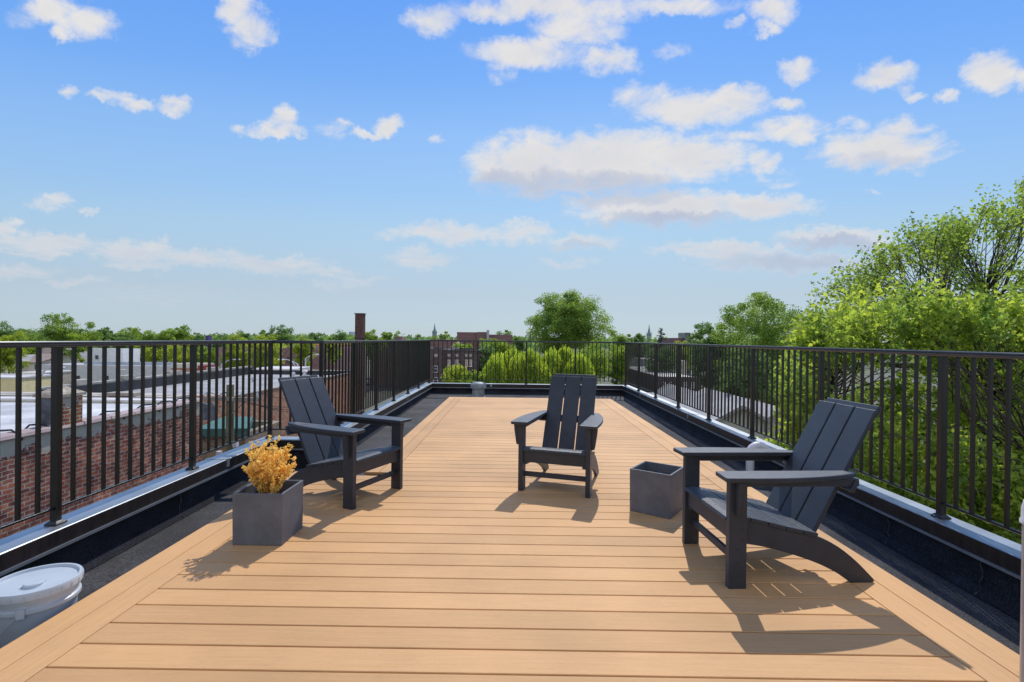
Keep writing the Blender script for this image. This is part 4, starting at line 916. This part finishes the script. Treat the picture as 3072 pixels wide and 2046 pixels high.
# 4.. buildings beyond
b4=pbuild('long_building','long pale grey sided building behind the notched parapet, small dark windows','building',125,514,1096,75,5,m_sgrey,m_rfsil,par=-.02)
for px in (231,317,399): pwin(b4,75,px,1127,1156,18,frame=m_fdark,glass=m_glass)
t_=b4; a=P(231,1094,75)-t_.location; b=P(563,1092,75)-t_.location
mb=MB(); mb.box(a.x,(P(514,1094,75)-t_.location).x,a.y+1.2,a.y+1.6,a.z-.1,(P(300,1086,75)-t_.location).z); mb.build('roof_curb',mat('bluish_metal_curb',(.45,.50,.58),.4,metal=.3,var=.12,vscale=1,stretch=(1,1,.1)),t_)
b4b=pbuild('brick_shopfront','orange brick two storey front with a cream cornice beside the pale grey siding','building',514.5,593,1104,74.6,4,m_br_or,m_rfsil,par=.1,copm=m_cream,cop=.6)
for px in (532,558): pwin(b4b,74.6,px,1128,1140,14,frame=m_fdark)
b4c=pbuild('red_building','small bright red painted building at the end of the orange brick front','building',593.5,619,1097,74.3,2.5,m_red,m_rfsil,par=.1)
b5=pbuild('white_house','large white sided house with a slanted roofline above the pale grey building','house',188,369,1046,88,4,m_swhite,m_rfgrey,par=.0)
for px,w in ((273,7),(291,12)): pwin(b5,88,px,1065,1077,w)
a=P(230,1046,88)-b5.location; 
b6=pbuild('pink_house','pinkish stucco house joined to the left side of the white house','house',118,187.5,1044,87.5,4,m_pink,m_rfgrey,par=.05)
for px in (129,178): pwin(b6,87.5,px,1066,1087,12)
b7=pbuild('stucco_house','tan stucco house with two white framed windows at far left','house',50,126,1121,56,4,m_tan,m_rfwhite,par=-.05,copm=m_rfwhite,cop=.14)
for px in (67,120): pwin(b7,56,px,1139,1167,11)
b8=pbuild('yellow_house','yellow sided house at the very left edge behind the chimney','house',-160,51,1135,50,4,m_syel,m_rfwhite,par=-.05,copm=m_rfwhite,cop=.16)
def gable(name,label,pxl,pxr,eave,ridge,Y,depth,wall,roofm,cat='house',front_gable=False,wins=()):
    a=P(pxl,eave,Y); b=P(pxr,eave,Y); rz2=P((pxl+pxr)/2,ridge,Y).z-GZ; h=(a.z+b.z)/2-GZ; w=(b.x-a.x)/2; t=thing(name,label,cat,((a.x+b.x)/2,Y+depth/2,GZ)); d=depth/2
    if front_gable:
        mb=MB(); mb.prism([(-w,0),(w,0),(w,h),(0,rz2),(-w,h)],'y',-d,d); mb.build('wall',wall,t)
        mb=MB(); e=.25; k=(rz2-h)/w
        mb.prism([(-w-e,h-k*e+.02),(0,rz2+.02),(w+e,h-k*e+.02),(w+e,h-k*e+.16),(0,rz2+.17),(-w-e,h-k*e+.16)],'y',-d-.25,d+.25); mb.build('roof',roofm,t)
    else:
        mb=MB(); mb.prism([(-d,0),(d,0),(d,h),(0,rz2),(-d,h)],'x',-w,w); mb.build('wall',wall,t)
        mb=MB(); e=.3; k=(rz2-h)/d
        mb.prism([(-d-e,h-k*e+.02),(0,rz2+.02),(d+e,h-k*e+.02),(d+e,h-k*e+.16),(0,rz2+.17),(-d-e,h-k*e+.16)],'x',-w-.25,w+.25); mb.build('roof',roofm,t)
    for (px,y0,y1,wp) in wins: pwin(t,Y,px,y0,y1,wp)
    return t
gable('gabled_house','small house with brown shingle roof in front of the pink house',40,118,1088,1067,80,9,m_cream,m_shing,wins=((108,1093,1107,10),))
gable('gabled_house','pale gabled house cut off by the left edge of the picture',-60,42,1086,1070,78,9,m_cream,m_rfgrey,front_gable=True)
b10=pbuild('brick_block','long purple-brown brick block with dark windows behind the corner of the left railing','building',655,1004,1044,85,18,m_br_pu,m_rfsil,par=.5)
for px in (711,738,803,836,866,894): pwin(b10,85,px,1070,1089,11,frame=m_fdark)
for px in (711,738,803,836,866,894): pwin(b10,85,px,1103,1120,11,frame=m_fdark)
b10b=pbuild('yellow_shop','low building with yellow and orange wall strips behind the purple-brown block','building',888,1010,1034,112,14,m_orange,m_rfsil,par=.1,copm=m_yellow,cop=.35)
# canopy with white rounded roof
ca=pbuild('white_canopy','long white rounded canopy roof just beyond the grey flat roof','canopy',757,885,1106,58,5,m_rfwhite,m_rfwhite,par=0)
# centre: dark brick house
b11=pbuild('brick_house','dark brown brick apartment house under the far rail with white windows','building',1240,1331,1047,50,12,m_br_dk,m_rfsil,par=.3)
pwin(b11,50,1307,1097,1116,14); pwin(b11,50,1307,1132,1150,14)
b11b=pbuild('brick_house','stepped right half of the dark brick house with paired windows and stone panels','building',1331.3,1436,1053,50.3,12,m_br_dk,m_rfsil,par=.3,copm=m_tar,cop=.08)
for px,w,gl in ((1346,10,m_blind),(1370,9,m_blind),(1398,10,m_blind),(1411,9,m_blind)): pwin(b11b,50.3,px,1079,1099,w+1,glass=gl)
mb=MB()
for px in (1347,1370,1398,1411):
    a=P(px,1066,50.3)-b11b.location; mb.box(a.x-.16,a.x+.16,a.y-.03,a.y+.01,a.z-.14,a.z+.14)
mb.build('stone_panel',m_stone,b11b)
mb=MB(); a=P(1307,1066,50)-b11.location; mb.box(a.x-.2,a.x+.2,a.y-.03,a.y+.01,a.z-.14,a.z+.14); mb.build('stone_panel',m_stone,b11)
gable('gabled_house','small white gabled house end seen over the dark brick house',1352,1376,1042,1029,95,8,m_swhite,m_shing,front_gable=True)
pbuild('brick_block','long low brick block on the skyline left of the left spire, with a penthouse','building',1112,1262,1021,125,14,m_br_far,m_rfsil,par=.2)
pbuild('penthouse','small dark brick rooftop box on the skyline between the stack and the left spire','building',1183,1203,1010,124,6,m_br_far,m_tar,par=.1)
pbuild('brick_block','low grey roofed block on the skyline directly below the left spire','building',1284,1370,1019,130,14,m_br_far,m_rfsil,par=.2)
pbuild('brick_block','maroon brick block on the skyline right of the left spire','building',1371,1430,999.5,150,14,m_br_far,m_rfsil,par=.2,cop=.3,copm=m_br_far)
pbuild('brick_block','stepped middle piece of the maroon block with small rooftop vents','building',1430.3,1461,996,149,14,m_br_far,m_rfsil,par=.2)
pbuild('stair_tower','narrow pale rendered tower on the maroon block','building',1460,1466,990,147,4,mat('pale_render',(.42,.43,.44),.8),m_tar,par=.1)
pbuild('brick_block','lower right wing of the maroon block on the skyline','building',1466.5,1537,1004,150,14,m_br_far,m_rfsil,par=.2)
def spire(label,px,top,sh,Y):
    p=P(px,top,Y); q_=P(px,sh,Y); t=thing('church_spire',label,'spire',(p.x,Y,GZ)); w=5.2*Y/FPX*1.0
    mb=MB(); mb.box(-w*1.1,w*1.1,-w*1.1,w*1.1,0,q_.z-GZ); mb.build('tower',m_copper if False else mat('grey_stone_tower',(.26,.30,.31),.8,var=.2,vscale=.2),t)
    mb=MB(); hh=q_.z-GZ; mb.lathe([(w*1.25,hh),(w*.75,hh+(p.z-q_.z)*.25),(w*.32,hh+(p.z-q_.z)*.66),(.05,p.z-GZ)],n=8); mb.build('steeple',m_copper,t)
    for a in range(4):
        x=w*1.05*(1 if a%2 else -1); y=w*1.05*(1 if a//2 else -1); mb=MB(); mb.lathe([(w*.22,hh),(w*.2,hh+w*.8),(.02,hh+w*1.9)],c=(x,y,0),n=6); mb.build('pinnacle',m_copper,t)
spire('slim green copper church spire on the skyline left of the maroon block',1304,969,1000,380)
spire('slim green copper church spire on the skyline right of the big central tree',1947.5,972,1005,360)
pbuild('brick_block','distant brick block with a glass topped tower, right of the spruce','building',2020,2073,1014,140,14,m_br_far,m_rfsil,par=.2)
pbuild('roof_tower','dark glazed rooftop tower on the brick block right of the spruce','building',2056,2072,998,138,6,mat('dark_glazing',(.14,.15,.17),.3,var=.5,vscale=.8),m_tar,par=.1)
pbuild('purple_house','small purple painted house among the trees of the left skyline','house',616,625,1006,140,1.6,m_purple,m_tar,par=.1)
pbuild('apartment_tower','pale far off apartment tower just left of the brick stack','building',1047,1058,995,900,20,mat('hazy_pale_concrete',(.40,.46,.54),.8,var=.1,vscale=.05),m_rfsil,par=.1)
# right side behind the rail
b14=pbuild('flat_roofed_building','dark fronted building with a pale flat roof behind the right railing','building',1975,2100,1131,44,18,m_br_dk,m_rfwhite,par=.02)  # sun glare on this roof is put into its pale colour
for px in (1992,2012,2032,2056,2078): pwin(b14,44,px,1146,1164,9)
for px in (1992,2012,2032,2056,2078): pwin(b14,44,px,1180,1200,9)
pbuild('row_house','pale walled row house behind the dark fronted building','house',1955,2060,1082,66,10,m_cream,m_rfwhite,par=.0)
pbuild('garage','low garage with a pale pinkish roof behind the middle of the right railing','garage',2040,2170,1246,31,13,m_sgreen,m_rfwhite,par=.02)
gable('sided_house','grey-green sided house gable close behind the right railing',2150,2292,1262,1224,22,10,m_sgreen,m_rfgrey,front_gable=True)
gable('sided_house','smaller grey-green sided gable nearer the right armchair',2294,2385,1262,1232,23,9,m_sgreen,m_rfgrey,front_gable=True)
# tan brick shed with teal roof
b16=pbuild('brick_shed','tan brick shed with a teal painted roof beside the utility pole','shed',588,735,1300,22,3.5,m_br_tan,m_teal,par=.3)
a=P(584,1287,21.8)-b16.location; b=P(740,1250,25)-b16.location; 
mb=MB(); c_=P(745,1285,21.6)-b16.location
mb.add([(a.x,a.y,a.z),(c_.x,c_.y,c_.z),(b.x+.3,b.y,b.z),(a.x-.6,b.y,b.z),(a.x,a.y,a.z-.35),(c_.x,c_.y,c_.z-.35),(b.x+.3,b.y,b.z-.35),(a.x-.6,b.y,b.z-.35)],[(0,1,2,3),(4,7,6,5),(0,4,5,1),(1,5,6,2),(2,6,7,3),(3,7,4,0)]); mb.build('canopy_roof',m_teal,b16)
# low mural wall seen under the far left rail
mur=mat('painted_mural',(.40,.16,.10),.7); tt_=mur.node_tree; cr=N('ShaderNodeValToRGB',tt_); vn=N('ShaderNodeTexVoronoi',tt_); vn.inputs['Scale'].default_value=1.1; tc_=N('ShaderNodeTexCoord',tt_); L(tc_.outputs['Object'],vn.inputs['Vector'],tt_); sc_=N('ShaderNodeSeparateColor',tt_); L(vn.outputs['Color'],sc_.inputs[0],tt_); L(sc_.outputs[0],cr.inputs[0],tt_)
cr.color_ramp.interpolation='CONSTANT'; e_=cr.color_ramp.elements; e_[0].color=(.55,.18,.10,1); e_[1].position=.8; e_[1].color=(.06,.20,.40,1)
for p_,c_ in ((.25,(.20,.10,.42,1)),(.45,(.60,.36,.06,1)),(.62,(.30,.25,.50,1))): x_=e_.new(p_); x_.color=c_
L(cr.outputs[0],tt_.nodes['Principled BSDF'].inputs['Base Color'],tt_)
building('mural_building','low building with a colourful painted side wall, under the far end of the left railing','building',-8.6,-6.6,14.5,30,-3.2,mur,m_tar,par=.3)
# utility pole
m_pole=mat('weathered_pole_wood',(.20,.19,.10),.9,var=.3,vscale=5,stretch=(1,1,.2)); m_arm=mat('grey_crossarm',(.33,.29,.24),.9,var=.2,vscale=5)
p0=P(691,1154,20.); up_=thing('utility_pole','wooden utility pole with a crossarm, transformers and wires left of the left chair','pole',(p0.x,20,GZ)); H0=p0.z-GZ
mb=MB(); mb.lathe([(.17,0),(.14,H0),(0,H0)],n=14); mb.build('pole',m_pole,up_,smooth=True)
a=P(615,1196,19.8)-up_.location; b=P(784,1194,19.8)-up_.location; mb=MB(); mb.box(a.x,b.x,-.30,-.17,a.z-.075,a.z+.075); mb.build('crossarm',m_arm,up_)
mb=MB()
for s in (-1,1): mb.tube([(s*.75,-.2,a.z-.05),(s*.1,-.16,a.z-.65)],.025,6)
mb.build('arm_brace',m_arm,up_)
for x in (a.x+.12,a.x+.75,b.x-.75,b.x-.15): 
    mb=MB(); mb.lathe([(.02,0),(.045,.03),(.045,.07),(.03,.09),(.05,.12),(.03,.20),(0,.2)],c=(x,-.235,a.z+.075),n=10); mb.build('insulator',m_steel,up_)
for x in (-.62,-1.0):
    mb=MB(); mb.lathe([(.0,0),(.13,0),(.13,.62),(.09,.68),(0,.68)],c=(x,-.1,a.z-.86),n=14); mb.build('transformer_can',mat('transformer_grey',(.18,.21,.24),.5),up_)
mb=MB()
for i,(x,z) in enumerate(((.35,-1.9),(.6,-2.1),(-.3,-2.3))): mb.box(x-.08,x+.08,-.3,-.12,a.z+z,a.z+z+.22)
mb.build('junction_box',m_white,up_)
A_=lambda x,z: Vector((p0.x+x,19.8,GZ+a.z+z)); GW='service wires slung from the utility pole'
for i,(x,e1,e2,sg) in enumerate(((a.x+.12,P(430,1215,13.5),P(905,1218,24),.25),(a.x+.75,P(470,1212,14),P(930,1226,25),.3),(-.1,P(380,1222,13),P(960,1233,26),.35),(b.x-.15,P(560,1222,14.5),P(985,1200,30),.2))):
    wn=['outermost left','inner left','middle','outermost right'][i]
    wire('overhead_wire','black wire running left from the '+wn+' insulator of the utility pole',[e1,A_(x,.27)],.014,GW,cat='wire',sag=sg); wire('overhead_wire','black wire running right from the '+wn+' insulator of the utility pole',[A_(x,.27),e2],.014,GW,cat='wire',sag=sg)
for i,(z,e1,e2) in enumerate(((-1.35,P(596,1290,18),P(880,1290,22)),(-1.7,P(600,1300,17.5),P(800,1330,20)),(-1.5,P(560,1262,18),P(830,1225,24)))):
    wire('overhead_wire',['highest of the thin cables tied to the utility pole below its crossarm','lowest thin cable on the utility pole, passing under the teal roof edge','middle thin cable on the utility pole, rising to the right'][i],[e1,A_(0,z),e2],.011,'low cables on the utility pole',cat='wire',sag=.35)
# street lamps
def lamp(label,px,ptop,hx,hy,Y):
    p=P(px,ptop,Y); h=P(hx,hy,Y)-Vector((p.x,Y,GZ)); t=thing('street_lamp',label,'street lamp',(p.x,Y,GZ),0,'grey cobra head street lamps'); H_=p.z-GZ
    mb=MB(); mb.lathe([(.14,0),(.09,H_),(0,H_+.02)],n=10); mb.build('pole',m_steel,t)
    mb=MB(); mb.tube([(0,0,H_),(h.x*.4,0,H_+(h.z-H_)*.62),(h.x*.75,0,H_+(h.z-H_)*.95),(h.x,0,h.z)],.05,7); mb.tube([(0,0,H_-.7),(h.x*.4,0,H_+(h.z-H_)*.55)],.04,6); mb.build('arm',m_steel,t)
    mb=MB(); s=1 if h.x>0 else -1; mb.box(min(h.x,h.x+s*.75),max(h.x,h.x+s*.75),-.14,.14,h.z-.10,h.z+.06); mb.build('lamp_head',m_rfwhite,t,bevel=.04)
lamp('street lamp whose arm curves left in front of the pale grey building',450,1143,375,1110,62)
lamp('street lamp in front of the purple-brown block, arm curving left',893,1092,852,1078,62)
lamp('street lamp with its arm reaching right, behind the corner of the left railing',917,1075,948,1063,66)
lamp('street lamp beside the red building, arm reaching right',664,1092,703,1078,66)
lamp('street lamp at far left in front of the tan stucco house',112,1125,170,1102,48)
# parked cars far down the street
def car(label,x,y,col,ang=math.pi/2):
    t=thing('parked_car',label,'car',(x,y,GZ),ang,'cars parked along the street'); m=mat('car_paint',col,.25,.6,var=.02,coat=.6)
    mb=MB(); mb.prism([(-2.2,.35),(2.2,.35),(2.25,.6),(2.1,.82),(1.1,.95),(-1.7,.98),(-2.2,.9)],'y',-.88,.88); mb.build('body',m,t,bevel=.06,seg=2)
    mb=MB(); mb.prism([(-1.65,.97),(1.05,.94),(.35,1.42),(-1.05,1.45)],'y',-.76,.76); mb.build('cabin',m_glass,t,bevel=.05,seg=2)
    for sx in (-1.35,1.4):
        for sy in (-.86,.70): 
            mb=MB(); mb.tube([(sx,sy,.33),(sx,sy+.16,.33)],.33,18); mb.build('wheel',m_tar,t)
    return t
for i,(x,y,c_,lb) in enumerate(((-38.2,96,(.5,.5,.52),'silver parked car, nearest on the street behind the left railing'),(-38.2,104,(.02,.02,.025),'black parked car second along the street'),(-38.2,113,(.30,.03,.03),'red parked car third along the street'),(-38.2,122,(.03,.05,.15),'dark blue parked car fourth along the street'),(-38.2,132,(.6,.6,.6),'white parked car farthest along the street'))): car(lb,x,y,c_)
for o in bpy.data.objects: clean(o)
